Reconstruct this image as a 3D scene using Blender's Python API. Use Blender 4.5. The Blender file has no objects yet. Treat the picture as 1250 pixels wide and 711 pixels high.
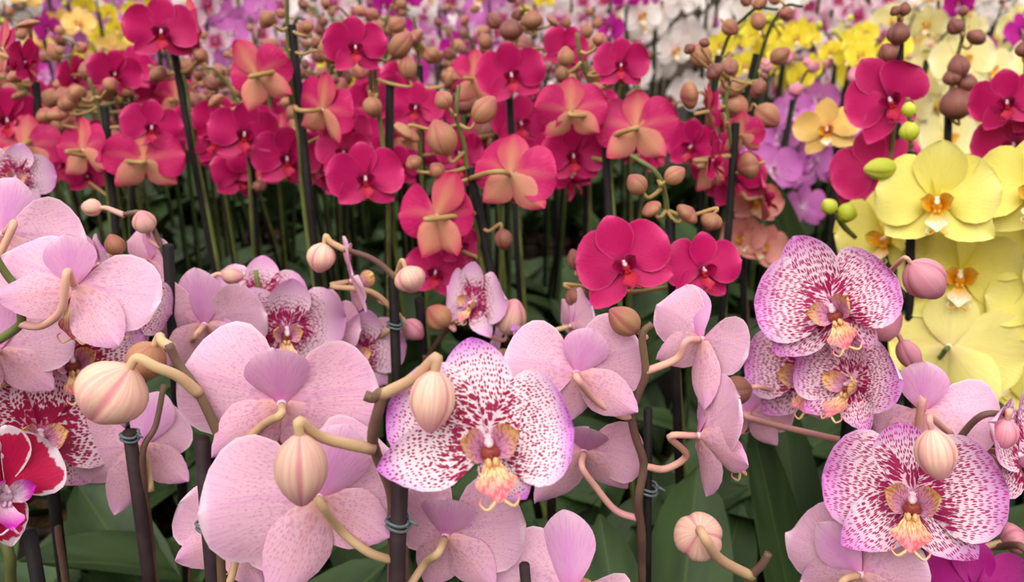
import bpy, math, random
from mathutils import Vector, Matrix
R = math.radians
scn = bpy.context.scene
col = scn.collection

# ------------------------------------------------------------------ camera, sky, exposure
CAMZ, PITCH, FPX = 1.45, R(21.5), 981.0
cam = bpy.data.cameras.new('camera'); camo = bpy.data.objects.new('camera', cam); col.objects.link(camo)
camo.location = (0, 0, CAMZ); camo.rotation_euler = (R(90) - PITCH, 0, 0)
cam.sensor_width = 36; cam.lens = 36 * FPX / 1250; cam.clip_start = .02
cam.dof.use_dof = True; cam.dof.focus_distance = .47; cam.dof.aperture_fstop = 7.5
scn.camera = camo
world = bpy.data.worlds.new('sky'); scn.world = world; world.use_nodes = True
bg = world.node_tree.nodes['Background']
bg.inputs[0].default_value = (1.0, .965, .93, 1); bg.inputs[1].default_value = 1.0
sd = bpy.data.lights.new('sun', 'SUN'); so = bpy.data.objects.new('sun', sd); col.objects.link(so)
sd.energy = 1.6; sd.angle = R(50); sd.color = (1, .96, .9); so.rotation_euler = (R(36), R(-12), 0); so.location = (0, 0, 6)
scn.view_settings.view_transform = 'Standard'; scn.view_settings.look = 'None'
scn.view_settings.exposure = 0.5; scn.view_settings.gamma = 1; scn.view_settings.use_curve_mapping = False

# ------------------------------------------------------------------ pixel -> place (plane at world distance Y)
CP, SP = math.cos(PITCH), math.sin(PITCH)
RT, FW, UP = Vector((1, 0, 0)), Vector((0, CP, -SP)), Vector((0, SP, CP))
CAM = Vector((0, 0, CAMZ))
def ray(px, py): return FW + RT * ((px - 625) / FPX) - UP * ((py - 355.5) / FPX)
def at(px, py, Y):
    d = ray(px, py); return CAM + d * (Y / d.y)
def vdepth(p): return (p - CAM).dot(FW)
def frame(p):
    ez = (CAM - p).normalized(); ex = UP.cross(ez).normalized(); return ex, ez.cross(ex), ez

# ------------------------------------------------------------------ materials
def srgb(r, g, b):
    f = lambda c: c / 12.92 if c <= .04045 else ((c + .055) / 1.055) ** 2.4
    return (f(r / 255), f(g / 255), f(b / 255), 1)
class NT:
    def __init__(s, name):
        s.m = bpy.data.materials.new(name); s.m.use_nodes = True; s.t = s.m.node_tree; s.t.nodes.clear()
    def n(s, t, **k):
        nd = s.t.nodes.new(t)
        for a, v in k.items(): setattr(nd, a, v)
        return nd
    def l(s, a, b): s.t.links.new(a, b)
    def put(s, sock, v):
        if isinstance(v, bpy.types.NodeSocket): s.l(v, sock)
        else: sock.default_value = v
    def math(s, op, a, b=0.0, c=0.0):
        nd = s.n('ShaderNodeMath', operation=op)
        s.put(nd.inputs[0], a); s.put(nd.inputs[1], b); s.put(nd.inputs[2], c); return nd.outputs[0]
    def mix(s, f, a, b, mode='MIX'):
        nd = s.n('ShaderNodeMix', data_type='RGBA', blend_type=mode)
        s.put(nd.inputs[0], f); s.put(nd.inputs[6], a); s.put(nd.inputs[7], b); return nd.outputs[2]
    def step(s, v, a, b, c=0.0, d=1.0):
        nd = s.n('ShaderNodeMapRange', interpolation_type='SMOOTHSTEP')
        for i, q in enumerate((v, a, b, c, d)): s.put(nd.inputs[i], q)
        return nd.outputs[0]
    def attr(s, name):
        a = s.n('ShaderNodeAttribute', attribute_name=name); x = s.n('ShaderNodeSeparateXYZ'); s.l(a.outputs['Vector'], x.inputs[0])
        return x.outputs[0], x.outputs[1], x.outputs[2]
    def vec(s, x, y, z=0.0):
        c = s.n('ShaderNodeCombineXYZ'); s.put(c.inputs[0], x); s.put(c.inputs[1], y); s.put(c.inputs[2], z); return c.outputs[0]
    def noise(s, v, scale, detail=2.0):
        n = s.n('ShaderNodeTexNoise'); n.inputs['Scale'].default_value = scale; n.inputs['Detail'].default_value = detail
        if v is not None: s.l(v, n.inputs['Vector'])
        return n.outputs[0]
    def rnd(s): return s.n('ShaderNodeObjectInfo').outputs['Random']
    def finish(s, colr, rough=.55, spec=.3, trans=0.0, bump=None, bstr=.2, bdist=.002, coat=0.0):
        o = s.n('ShaderNodeOutputMaterial'); p = s.n('ShaderNodeBsdfPrincipled')
        s.put(p.inputs['Base Color'], colr); p.inputs['Roughness'].default_value = rough
        p.inputs['Specular IOR Level'].default_value = spec; p.inputs['Coat Weight'].default_value = coat
        if bump is not None:
            b = s.n('ShaderNodeBump'); b.inputs['Strength'].default_value = bstr; b.inputs['Distance'].default_value = bdist
            s.l(bump, b.inputs['Height']); s.l(b.outputs[0], p.inputs['Normal'])
        if trans:
            t = s.n('ShaderNodeBsdfTranslucent'); s.put(t.inputs[0], colr)
            mx = s.n('ShaderNodeMixShader'); mx.inputs[0].default_value = trans
            s.l(p.outputs[0], mx.inputs[1]); s.l(t.outputs[0], mx.inputs[2]); s.l(mx.outputs[0], o.inputs[0])
        else: s.l(p.outputs[0], o.inputs[0])
        return s.m

def petal_mat(name, base, center, edge, rib=None, vein=.15, veincol=None, dots=None, dotcol=None, rim=None, pale=None, cu=.3, eu=.55, ribw=.12, ribs=.6, dotmix=1.0, trans=.22):
    m = NT(name)
    u, v, _ = m.attr('pe'); th, r, _ = m.attr('pp')
    rn = m.rnd()
    pv = m.vec(th, r, m.math('MULTIPLY', rn, 9.0))
    cl = m.mix(m.step(u, eu, 1.0), base, edge)
    cl = m.mix(m.math('MULTIPLY', m.math('POWER', v, 4.0), m.step(u, .4, .9, 0, .6)), cl, edge)
    cl = m.mix(m.step(u, 0.02, cu, 1.0, 0.0), cl, center)
    vv = m.n('ShaderNodeTexNoise', noise_dimensions='2D'); vv.inputs['Scale'].default_value = 1.0; vv.inputs['Detail'].default_value = 1.5
    m.l(m.vec(m.math('MULTIPLY', th, 34.0), m.math('MULTIPLY', r, 9.0)), vv.inputs['Vector'])
    vl = m.step(vv.outputs[0], .5, .68)
    cl = m.mix(m.math('MULTIPLY', vl, vein), cl, veincol or edge)
    if rib is not None:
        cl = m.mix(m.math('MULTIPLY', m.step(v, 0.0, ribw, ribs, 0.0), m.step(u, .9, .2, .35, 1.0)), cl, rib)
    if dots:
        a, b, t0, t1, t2 = dots
        rr = m.math('ADD', r, .14)
        vo = m.n('ShaderNodeTexVoronoi', voronoi_dimensions='2D'); vo.inputs['Scale'].default_value = 1.0; vo.inputs['Randomness'].default_value = .62
        wob = m.noise(m.vec(m.math('MULTIPLY', th, 6.0), m.math('MULTIPLY', r, 14.0), m.math('MULTIPLY', rn, 7.0)), 1.5, 1.0)
        m.l(m.vec(m.math('ADD', m.math('MULTIPLY', m.math('MULTIPLY', th, rr), a), m.math('MULTIPLY', wob, 1.4)),
                  m.math('ADD', m.math('MULTIPLY', r, b), m.math('MULTIPLY', rn, 50.0))), vo.inputs['Vector'])
        thr = m.math('MULTIPLY', m.step(u, .1, .3, .25, 1.0), m.step(u, .35, .97, t1, t2))
        thr = m.math('MULTIPLY', thr, m.step(v, .80, 1.0, 1.0, .35))
        thr = m.math('ADD', thr, m.math('MULTIPLY', m.math('SUBTRACT', wob, .5), .4))
        d = m.math('SUBTRACT', thr, vo.outputs['Distance'])
        v2 = m.n('ShaderNodeTexVoronoi', voronoi_dimensions='2D'); v2.inputs['Scale'].default_value = 1.0; v2.inputs['Randomness'].default_value = .8
        m.l(m.vec(m.math('ADD', m.math('MULTIPLY', m.math('MULTIPLY', th, rr), a * .5), m.math('MULTIPLY', wob, .8)),
                  m.math('ADD', m.math('MULTIPLY', r, b * .5), m.math('MULTIPLY', rn, 31.0))), v2.inputs['Vector'])
        d2 = m.math('SUBTRACT', m.math('MULTIPLY', m.step(u, .22, .52, t0, 0.0), m.step(u, .04, .14, .5, 1.0)), v2.outputs['Distance'])
        d = m.math('MAXIMUM', d, d2)
        cl = m.mix(m.math('MULTIPLY', m.step(d, -.05, .06), dotmix), cl, m.mix(m.step(u, .35, 1.0, 0.0, .5), dotcol, srgb(206, 84, 160)))
    if rim is not None:
        wn = m.math('MULTIPLY', m.math('SUBTRACT', m.noise(pv, 9.0), .5), .3)
        e = m.math('MAXIMUM', v, m.step(u, .55, 1.0, .5, 1.02))
        cl = m.mix(m.step(m.math('ADD', e, wn), .86, .92), cl, rim)
    if pale is not None: cl = m.mix(m.step(m.math('MAXIMUM', v, m.step(u, .6, 1.0, .5, 1.0)), .9, 1.0, 0.0, .55), cl, pale)
    var = m.step(rn, 0, 1, .93, 1.06); hs = m.n('ShaderNodeHueSaturation'); m.l(var, hs.inputs['Value']); m.l(cl, hs.inputs['Color'])
    hs.inputs['Hue'].default_value = .5
    bmp = m.math('ADD', m.math('MULTIPLY', vv.outputs[0], .5), m.math('MULTIPLY', m.noise(pv, 40.0, 2.0), .3))
    return m.finish(hs.outputs[0], .5, .32, trans, bmp, .28, .0012)

M = {}
LP = srgb(241, 203, 221)
M['spot_front'] = petal_mat('spotted_petal_face', srgb(253, 230, 240), srgb(252, 232, 240), srgb(210, 120, 222), vein=.06, dots=(46, 39, .42, .33, .22), dotcol=srgb(158, 12, 72), eu=.72)
M['dash_front'] = petal_mat('dashed_petal_face', srgb(249, 220, 235), srgb(246, 200, 222), srgb(218, 140, 214), vein=.06, dots=(62, 25, .54, .36, .28), dotcol=srgb(166, 20, 88), eu=.55)
M['heart_front'] = petal_mat('pale_petal_with_dashed_heart', srgb(246, 214, 232), srgb(244, 196, 220), srgb(226, 160, 214), vein=.2, veincol=srgb(232, 180, 214), dots=(60, 26, .62, .34, -.1), dotcol=srgb(172, 30, 96), eu=.5)
M['deep_front'] = petal_mat('deep_blotched_petal_face', srgb(248, 218, 232), srgb(214, 120, 160), srgb(222, 150, 208), vein=.06, dots=(38, 30, .66, .42, .16), dotcol=srgb(165, 14, 72), eu=.6)
M['spot_back'] = petal_mat('pale_pink_petal_back', srgb(240, 190, 212), srgb(230, 156, 192), srgb(236, 184, 214), rib=srgb(214, 120, 200), vein=.4, veincol=srgb(226, 162, 196), pale=srgb(250, 226, 234), dots=(36, 31, .3, .22, .08), dotcol=srgb(205, 130, 175), dotmix=.45, ribs=.25)
M['spot_sepal_back'] = petal_mat('pink_sepal_back', srgb(238, 186, 206), srgb(236, 180, 175), srgb(232, 172, 212), rib=srgb(226, 150, 140), vein=.35, veincol=srgb(220, 148, 176), dots=(36, 31, .3, .25, .08), dotcol=srgb(200, 110, 160), dotmix=.4, ribs=.3, ribw=.3)
M['spot_dorsal_back'] = petal_mat('lilac_sepal_back', srgb(230, 166, 212), srgb(226, 146, 196), srgb(240, 198, 222), rib=srgb(212, 116, 204), vein=.3, veincol=srgb(214, 130, 194), ribs=.4, ribw=.5, eu=.6)
M['crim_front'] = petal_mat('crimson_petal_face', srgb(204, 16, 104), srgb(148, 6, 76), srgb(222, 46, 122), vein=.3, veincol=srgb(178, 8, 82), pale=srgb(234, 92, 146), cu=.22, eu=.7)
M['crim_back'] = petal_mat('rose_petal_back', srgb(208, 30, 108), srgb(216, 104, 110), srgb(210, 28, 108), rib=srgb(226, 130, 118), vein=.3, veincol=srgb(232, 86, 128), ribw=.3, ribs=.5, cu=.3)
M['crim_sepal_back'] = petal_mat('peach_sepal_back', srgb(226, 146, 126), srgb(218, 162, 122), srgb(220, 62, 110), rib=srgb(222, 166, 122), vein=.4, veincol=srgb(218, 100, 108), ribw=.6, ribs=.7, eu=.6, pale=srgb(222, 50, 108))
M['crim_dorsal_back'] = petal_mat('pink_peach_dorsal_back', srgb(226, 104, 116), srgb(218, 150, 118), srgb(216, 36, 104), rib=srgb(228, 160, 116), vein=.4, veincol=srgb(222, 80, 110), ribw=.55, ribs=.75, eu=.5, pale=srgb(214, 30, 104))
M['yel_front'] = petal_mat('yellow_petal_face', srgb(252, 242, 124), srgb(244, 232, 84), srgb(254, 246, 150), vein=.22, veincol=srgb(232, 216, 78), cu=.4)
M['yel_back'] = petal_mat('pale_yellow_petal_back', srgb(250, 238, 148), srgb(244, 222, 154), srgb(246, 234, 140), rib=srgb(240, 210, 150), vein=.25, veincol=srgb(234, 214, 120), ribs=.4)
M['pico_front'] = petal_mat('white_rimmed_crimson_petal', srgb(206, 22, 82), srgb(190, 14, 80), srgb(212, 40, 92), vein=.3, veincol=srgb(160, 6, 60), rim=srgb(248, 226, 236), cu=.2)
M['mag_front'] = petal_mat('magenta_petal', srgb(196, 10, 150), srgb(150, 4, 120), srgb(206, 40, 168), vein=.3, veincol=srgb(150, 0, 120), cu=.3)
M['purp_front'] = petal_mat('white_edged_purple_petal', srgb(186, 12, 138), srgb(168, 8, 128), srgb(205, 70, 170), vein=.2, veincol=srgb(160, 8, 120), cu=.3, ribs=.2)
M['white_front'] = petal_mat('white_petal', srgb(248, 238, 236), srgb(246, 214, 214), srgb(250, 244, 240), vein=.1, veincol=srgb(236, 216, 220), cu=.3)
M['wpink_front'] = petal_mat('white_petal_with_pink_heart', srgb(244, 216, 228), srgb(206, 60, 130), srgb(244, 220, 230), vein=.4, veincol=srgb(216, 110, 160), cu=.6, dots=(30, 26, .6, .3, .1), dotcol=srgb(200, 70, 140))
M['lilac_front'] = petal_mat('lilac_petal', srgb(222, 130, 206), srgb(238, 190, 226), srgb(212, 108, 198), vein=.3, veincol=srgb(196, 90, 180))
M['cream_front'] = petal_mat('cream_yellow_petal', srgb(248, 236, 168), srgb(244, 224, 110), srgb(250, 242, 196), vein=.15, veincol=srgb(240, 220, 130))
M['canary_front'] = petal_mat('canary_petal', srgb(246, 226, 58), srgb(214, 200, 40), srgb(250, 236, 96), vein=.15, veincol=srgb(230, 200, 50))
M['peach_front'] = petal_mat('peach_yellow_petal', srgb(248, 212, 120), srgb(240, 180, 120), srgb(250, 214, 140), vein=.3, veincol=srgb(238, 170, 110))
M['salmon_front'] = petal_mat('salmon_petal', srgb(244, 168, 156), srgb(232, 120, 116), srgb(246, 176, 168), vein=.3, veincol=srgb(234, 140, 136))

def lip_mat(name, c0, c1, stripe, amt=.6, sc=14):
    m = NT(name); u, v, _ = m.attr('pe'); th, r, _ = m.attr('pp')
    w = m.n('ShaderNodeTexNoise', noise_dimensions='3D'); w.inputs['Scale'].default_value = sc; w.inputs['Detail'].default_value = 1
    m.l(m.vec(m.math('MULTIPLY', th, 1.6), m.math('MULTIPLY', r, 2.2), m.math('MULTIPLY', m.rnd(), 5.0)), w.inputs['Vector'])
    cl = m.mix(m.step(u, .25, .85), c0, c1)
    cl = m.mix(m.math('MULTIPLY', m.step(w.outputs[0], .5, .56), amt), cl, stripe)
    return m.finish(cl, .4, .4, .15)
M['spot_lobe'] = lip_mat('lip_lobe_yellow_pink', srgb(232, 166, 206), srgb(246, 206, 124), srgb(158, 20, 76), .5)
M['spot_mid'] = lip_mat('lip_tongue_gold', srgb(250, 226, 160), srgb(236, 140, 150), srgb(206, 36, 60), .55)
M['spot_deep'] = lip_mat('lip_throat_maroon', srgb(140, 20, 50), srgb(180, 40, 60), srgb(236, 190, 110), .3)
M['crim_lobe'] = lip_mat('lip_lobe_crimson', srgb(150, 4, 70), srgb(186, 10, 84), srgb(120, 0, 50), .5)
M['crim_mid'] = lip_mat('lip_tongue_red', srgb(196, 30, 52), srgb(176, 10, 76), srgb(216, 70, 60), .35)
M['yel_lobe'] = lip_mat('lip_lobe_orange', srgb(240, 170, 20), srgb(248, 224, 90), srgb(222, 110, 20), .45)
M['yel_mid'] = lip_mat('lip_tongue_cream', srgb(244, 190, 60), srgb(252, 246, 222), srgb(238, 150, 30), .3)
M['mag_lobe'] = lip_mat('lip_lobe_magenta', srgb(236, 214, 226), srgb(206, 40, 190), srgb(150, 0, 120), .4)
M['mag_mid'] = lip_mat('lip_tongue_magenta', srgb(244, 214, 228), srgb(206, 30, 180), srgb(236, 120, 210), .4)

def flat(name, c, rough=.5, spec=.3, c2=None, sc=40, trans=0, bstr=.2):
    m = NT(name); tc = m.n('ShaderNodeTexCoord'); n = m.noise(tc.outputs['Object'], sc, 3.0)
    cl = m.mix(m.step(n, .35, .65), c, c2 or tuple(min(1, x * 1.25) for x in c[:3]) + (1,))
    return m.finish(cl, rough, spec, trans, n, bstr, .001)
M['col_white'] = flat('column_white_pink', srgb(250, 226, 236), .35, .4, srgb(240, 190, 214), 3, .1)
M['col_crim'] = flat('column_rose', srgb(246, 190, 214), .35, .4, srgb(252, 230, 238), 2, .1)
M['col_yel'] = flat('column_cream', srgb(252, 244, 214), .35, .4, srgb(250, 236, 190), 3, .1)
M['stake'] = flat('dark_plastic_stake', srgb(46, 31, 35), .6, .2, srgb(58, 41, 44), 60)
M['stake_black'] = flat('black_stake', srgb(19, 15, 16), .6, .18, srgb(30, 23, 24), 60)
M['clip'] = flat('grey_wire_clip', srgb(88, 100, 104), .4, .5)
M['stem_brown'] = flat('purple_brown_stem', srgb(120, 96, 74), .5, .3, srgb(104, 74, 68), 30)
M['stem_green'] = flat('olive_green_stem', srgb(112, 122, 62), .5, .3, srgb(92, 92, 52), 30)
M['stem_dark'] = flat('dark_green_stem', srgb(66, 84, 38), .5, .3, srgb(50, 58, 32), 30)
M['stalk_tan'] = flat('tan_flower_stalk', srgb(212, 182, 136), .5, .3, srgb(200, 160, 128), 20, .05)
M['stalk_pink'] = flat('pink_flower_stalk', srgb(226, 176, 150), .5, .3, srgb(220, 156, 160), 20, .05)
M['stalk_peach'] = flat('peach_flower_stalk', srgb(186, 150, 98), .5, .3, srgb(160, 136, 80), 20)
M['pot'] = flat('brown_plastic_pot', srgb(70, 52, 44), .45, .4)
M['soil'] = flat('bark_mix', srgb(60, 44, 32), .9, .1, srgb(96, 74, 54), 90, bstr=.9)
def leaf_mat(name, a, b):
    m = NT(name); u, v, _ = m.attr('pe'); th, r, _ = m.attr('pp'); rn = m.rnd()
    n = m.noise(m.vec(m.math('MULTIPLY', th, 7.0), m.math('MULTIPLY', r, 2.5), m.math('MULTIPLY', rn, 9.0)), 1.0, 2.0)
    cl = m.mix(m.step(n, .35, .7), a, b); cl = m.mix(m.step(v, 0, .07, .45, 0), cl, srgb(84, 106, 56))
    hs = m.n('ShaderNodeHueSaturation'); m.l(m.step(rn, 0, 1, .75, 1.25), hs.inputs['Value']); m.l(cl, hs.inputs['Color'])
    return m.finish(hs.outputs[0], .45, .22, .05, n, .05, .001)
M['leaf'] = leaf_mat('green_orchid_leaf', srgb(44, 62, 32), srgb(60, 82, 44))
M['leaf_back'] = leaf_mat('pale_leaf_underside', srgb(60, 84, 44), srgb(80, 104, 60))
def bud_mat(name, a, b, tip, stripes=.5, seam=None):
    m = NT(name); u, v, _ = m.attr('pe'); th, _, _ = m.attr('pp'); rn = m.rnd()
    w = m.noise(m.vec(m.math('MULTIPLY', m.math('SINE', th), 5.0), m.math('MULTIPLY', m.math('COSINE', th), 5.0), m.math('ADD', m.math('MULTIPLY', u, .8), m.math('MULTIPLY', rn, 20.0))), 1.7, 2.0)
    cl = m.mix(m.math('MULTIPLY', m.step(w, .4, .62), stripes), a, b)
    cl = m.mix(m.step(u, .5, 1.0, 0, .8), cl, tip)
    cl = m.mix(m.math('MULTIPLY', m.step(v, .45, .95), .75), cl, seam or tip)
    hs = m.n('ShaderNodeHueSaturation'); m.l(m.step(rn, 0, 1, .88, 1.1), hs.inputs['Value']); m.l(cl, hs.inputs['Color'])
    return m.finish(hs.outputs[0], .45, .3, .12, w, .12, .0008)
M['bud_pink'] = bud_mat('blush_bud', srgb(236, 196, 172), srgb(226, 156, 156), srgb(232, 150, 170), .6, srgb(214, 120, 140))
M['bud_rose'] = bud_mat('rose_bud', srgb(230, 158, 172), srgb(218, 130, 156), srgb(206, 110, 140))
M['bud_tan'] = bud_mat('tan_bud', srgb(180, 132, 96), srgb(170, 104, 90), srgb(176, 92, 92), .5)
M['bud_brown'] = bud_mat('brown_bud', srgb(152, 100, 84), srgb(136, 80, 72), srgb(128, 70, 72), .5)
M['bud_lime'] = bud_mat('lime_bud', srgb(198, 204, 60), srgb(168, 186, 40), srgb(214, 214, 90), .4)

# ------------------------------------------------------------------ mesh helpers
class MB:
    def __init__(s): s.v, s.f, s.pe, s.pp, s.mi = [], [], [], [], []
    def add(s, vs, fs, pe, pp, mi, mat=None):
        o = len(s.v)
        for p in vs: s.v.append((mat @ Vector(p)) if mat is not None else Vector(p))
        for f in fs: s.f.append([i + o for i in f])
        s.pe += pe; s.pp += pp; s.mi += mi
    def mesh(s, name, mats):
        me = bpy.data.meshes.new(name); me.from_pydata([tuple(v) for v in s.v], [], s.f)
        for nm, dat in (('pe', s.pe), ('pp', s.pp)):
            a = me.attributes.new(nm, 'FLOAT_VECTOR', 'POINT'); a.data.foreach_set('vector', [c for t in dat for c in t])
        for m in mats: me.materials.append(M[m])
        me.polygons.foreach_set('material_index', s.mi); me.polygons.foreach_set('use_smooth', [True] * len(s.f))
        me.update(); return me
def interp(tab, u):
    for (a, x), (b, y) in zip(tab, tab[1:]):
        if u <= b:
            t = (u - a) / (b - a); t = t * t * (3 - 2 * t) * .5 + t * .5; return x + (y - x) * t
    return tab[-1][1]
PETAL = [(0, .10), (.08, .34), (.2, .66), (.35, .90), (.52, 1), (.68, .97), (.8, .84), (.9, .63), (.97, .34), (1, .04)]
SEPAL = [(0, .20), (.12, .46), (.3, .80), (.5, 1), (.66, .96), (.8, .78), (.91, .50), (.97, .27), (1, .04)]
LATER = [(0, .30), (.15, .62), (.32, .94), (.45, 1), (.6, .92), (.75, .70), (.88, .42), (.96, .2), (1, .03)]
ARROW = [(0, .30), (.2, .34), (.45, .62), (.62, 1), (.74, .86), (.86, .45), (1, .12)]
LOBE = [(0, .45), (.2, .75), (.45, 1), (.7, .95), (.88, .65), (1, .1)]
LEAFP = [(0, .35), (.15, .55), (.35, .85), (.6, 1), (.8, .88), (.92, .58), (1, .06)]
def blade(mb, prof, L, W, nu, nv, mats=(0, 1), mat=None, cup=0, bend=0, rip=0, asym=0, rib=.012, th=.007, seed=0, twist=0):
    rg = random.Random(seed); ph = [rg.uniform(0, 6.3) for _ in range(4)]
    fr, bk, pe, pp = [], [], [], []
    for i in range(nu + 1):
        u = 1 - (1 - i / nu) ** 1.6; w = W / 2 * interp(prof, u)
        for j in range(nv + 1):
            v = -1 + 2 * j / nv
            x = v * w + asym * W * math.sin(math.pi * u); y = L * u
            z = bend * L * u * u + cup * W * v * v * interp(prof, u) - rib * W * math.exp(-(v / .16) ** 2) * (1 - u * .7)
            z += rip * W * abs(v) ** 2.5 * math.sin(7 * u + ph[0] + (2 if v > 0 else 0)) + rip * .6 * W * u * math.sin(3 * v + ph[1])
            z += twist * v * w * u
            e = (1 - abs(v) ** 4) * (1 - u ** 6)
            fr.append((x, y, z)); bk.append((x, y, z - th * e - .0003))
            pe.append((u, abs(v), 0)); pp.append((math.atan2(x, y + .03), math.hypot(x, y), 0))
    n = nv + 1; k = len(fr); fs, mi = [], []
    for i in range(nu):
        for j in range(nv):
            a = i * n + j; fs.append((a, a + 1, a + n + 1, a + n)); mi.append(mats[0])
            fs.append((k + a, k + a + n, k + a + n + 1, k + a + 1)); mi.append(mats[1])
    mb.add(fr + bk, fs, pe + pe, pp + pp, mi, mat)
def ball(mb, c, r, mi=0, n=10, mat=None):
    vs, fs, pe, pp = [], [], [], []
    for i in range(n // 2 + 1):
        a = math.pi * i / (n // 2)
        for j in range(n):
            b = 2 * math.pi * j / n
            vs.append((c[0] + r[0] * math.sin(a) * math.cos(b), c[1] + r[1] * math.sin(a) * math.sin(b), c[2] + r[2] * math.cos(a)))
            pe.append((i / (n // 2), 0, 0)); pp.append((b, 0, 0))
    for i in range(n // 2):
        for j in range(n): fs.append((i * n + j, (i + 1) * n + j, (i + 1) * n + (j + 1) % n, i * n + (j + 1) % n))
    mb.add(vs, fs, pe, pp, [mi] * len(fs), mat)
def smooth(pts, sub):
    if len(pts) < 3: return [pts[0].lerp(pts[-1], k / sub) for k in range(sub + 1)]
    out = []; q = [pts[0] * 2 - pts[1]] + pts + [pts[-1] * 2 - pts[-2]]
    for i in range(1, len(q) - 2):
        a, b, c, d = q[i - 1:i + 3]
        for k in range(sub):
            t = k / sub
            out.append(.5 * (2 * b + (c - a) * t + (2 * a - 5 * b + 4 * c - d) * t * t + (3 * b - a - 3 * c + d) * t ** 3))
    return out + [pts[-1].copy()]
def tube(mb, pts, rad, n=8, sub=4, mi=0, mat=None, cap=True):
    P = smooth([Vector(p) for p in pts], sub); K = len(P)
    rf = rad if callable(rad) else (lambda t: rad[0] + (rad[1] - rad[0]) * t)
    T = [(P[min(i + 1, K - 1)] - P[max(i - 1, 0)]).normalized() for i in range(K)]
    nrm = T[0].orthogonal().normalized(); vs, fs, pe, pp = [], [], [], []
    for i in range(K):
        nrm = (nrm - T[i] * nrm.dot(T[i])).normalized(); bn = T[i].cross(nrm); r = rf(i / (K - 1))
        for j in range(n):
            a = 2 * math.pi * j / n; vs.append(P[i] + (nrm * math.cos(a) + bn * math.sin(a)) * r)
            pe.append((i / (K - 1), 0, 0)); pp.append((a, 0, 0))
    for i in range(K - 1):
        for j in range(n): fs.append((i * n + j, i * n + (j + 1) % n, (i + 1) * n + (j + 1) % n, (i + 1) * n + j))
    if cap: fs.append(list(range(n))[::-1]); fs.append([(K - 1) * n + j for j in range(n)])
    mb.add(vs, fs, pe, pp, [mi] * len(fs), mat)
def one(fn, mats, name, *a, **k):
    mb = MB(); fn(mb, *a, **k); return mb.mesh(name, mats)
def axes(y, z, o=(0, 0, 0)):
    y = Vector(y).normalized(); z = Vector(z); z = (z - y * z.dot(y)).normalized(); x = y.cross(z)
    m = Matrix((x, y, z)).transposed().to_4x4(); m.translation = Vector(o); return m

# ------------------------------------------------------------------ flowers: petals, sepals, lip and column as meshes shared by a variety
def lip_into(mb, lo=0, mid=1, deep=2, res=1, big=1.0):
    S = Matrix.Scale(big, 4)
    for q in (-1, 1):
        blade(mb, LOBE, .175, .135, 5 * res, 4 * res, (lo, lo), S @ axes((q * .62, .40, .68), (-q * .8, -.1, .5), (q * .03, -.045, .02)), cup=.28, bend=.22, th=.006, rip=.04)
    blade(mb, ARROW, .235, .17, 6 * res, 4 * res, (mid, mid), S @ axes((0, -.84, .54), (0, .54, .84), (0, -.05, .035)), cup=.16, bend=.2, th=.01)
    ball(mb, (0, -.05, .05), (.04, .035, .03), deep, 10, S)
    for q in (-1, 1): ball(mb, (q * .014, -.085, .085), (.013, .02, .018), mid, 8, S)
    for q in (-1, 1):
        tube(mb, [(q * .012, -.215, .19), (q * .05, -.245, .19), (q * .075, -.22, .17), (q * .06, -.20, .165)], (.008, .003), 5, 3, mid, S)
def column_into(mb, mi=0):
    ball(mb, (0, .004, .055), (.027, .026, .055), mi, 10, Matrix.Rotation(R(18), 4, 'X'))
    ball(mb, (0, -.022, .105), (.019, .017, .016), mi, 8)
    tube(mb, [(0, 0, .02), (0, 0, -.04)], (.03, .022), 8, 2, mi)
VAR = {}
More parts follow.
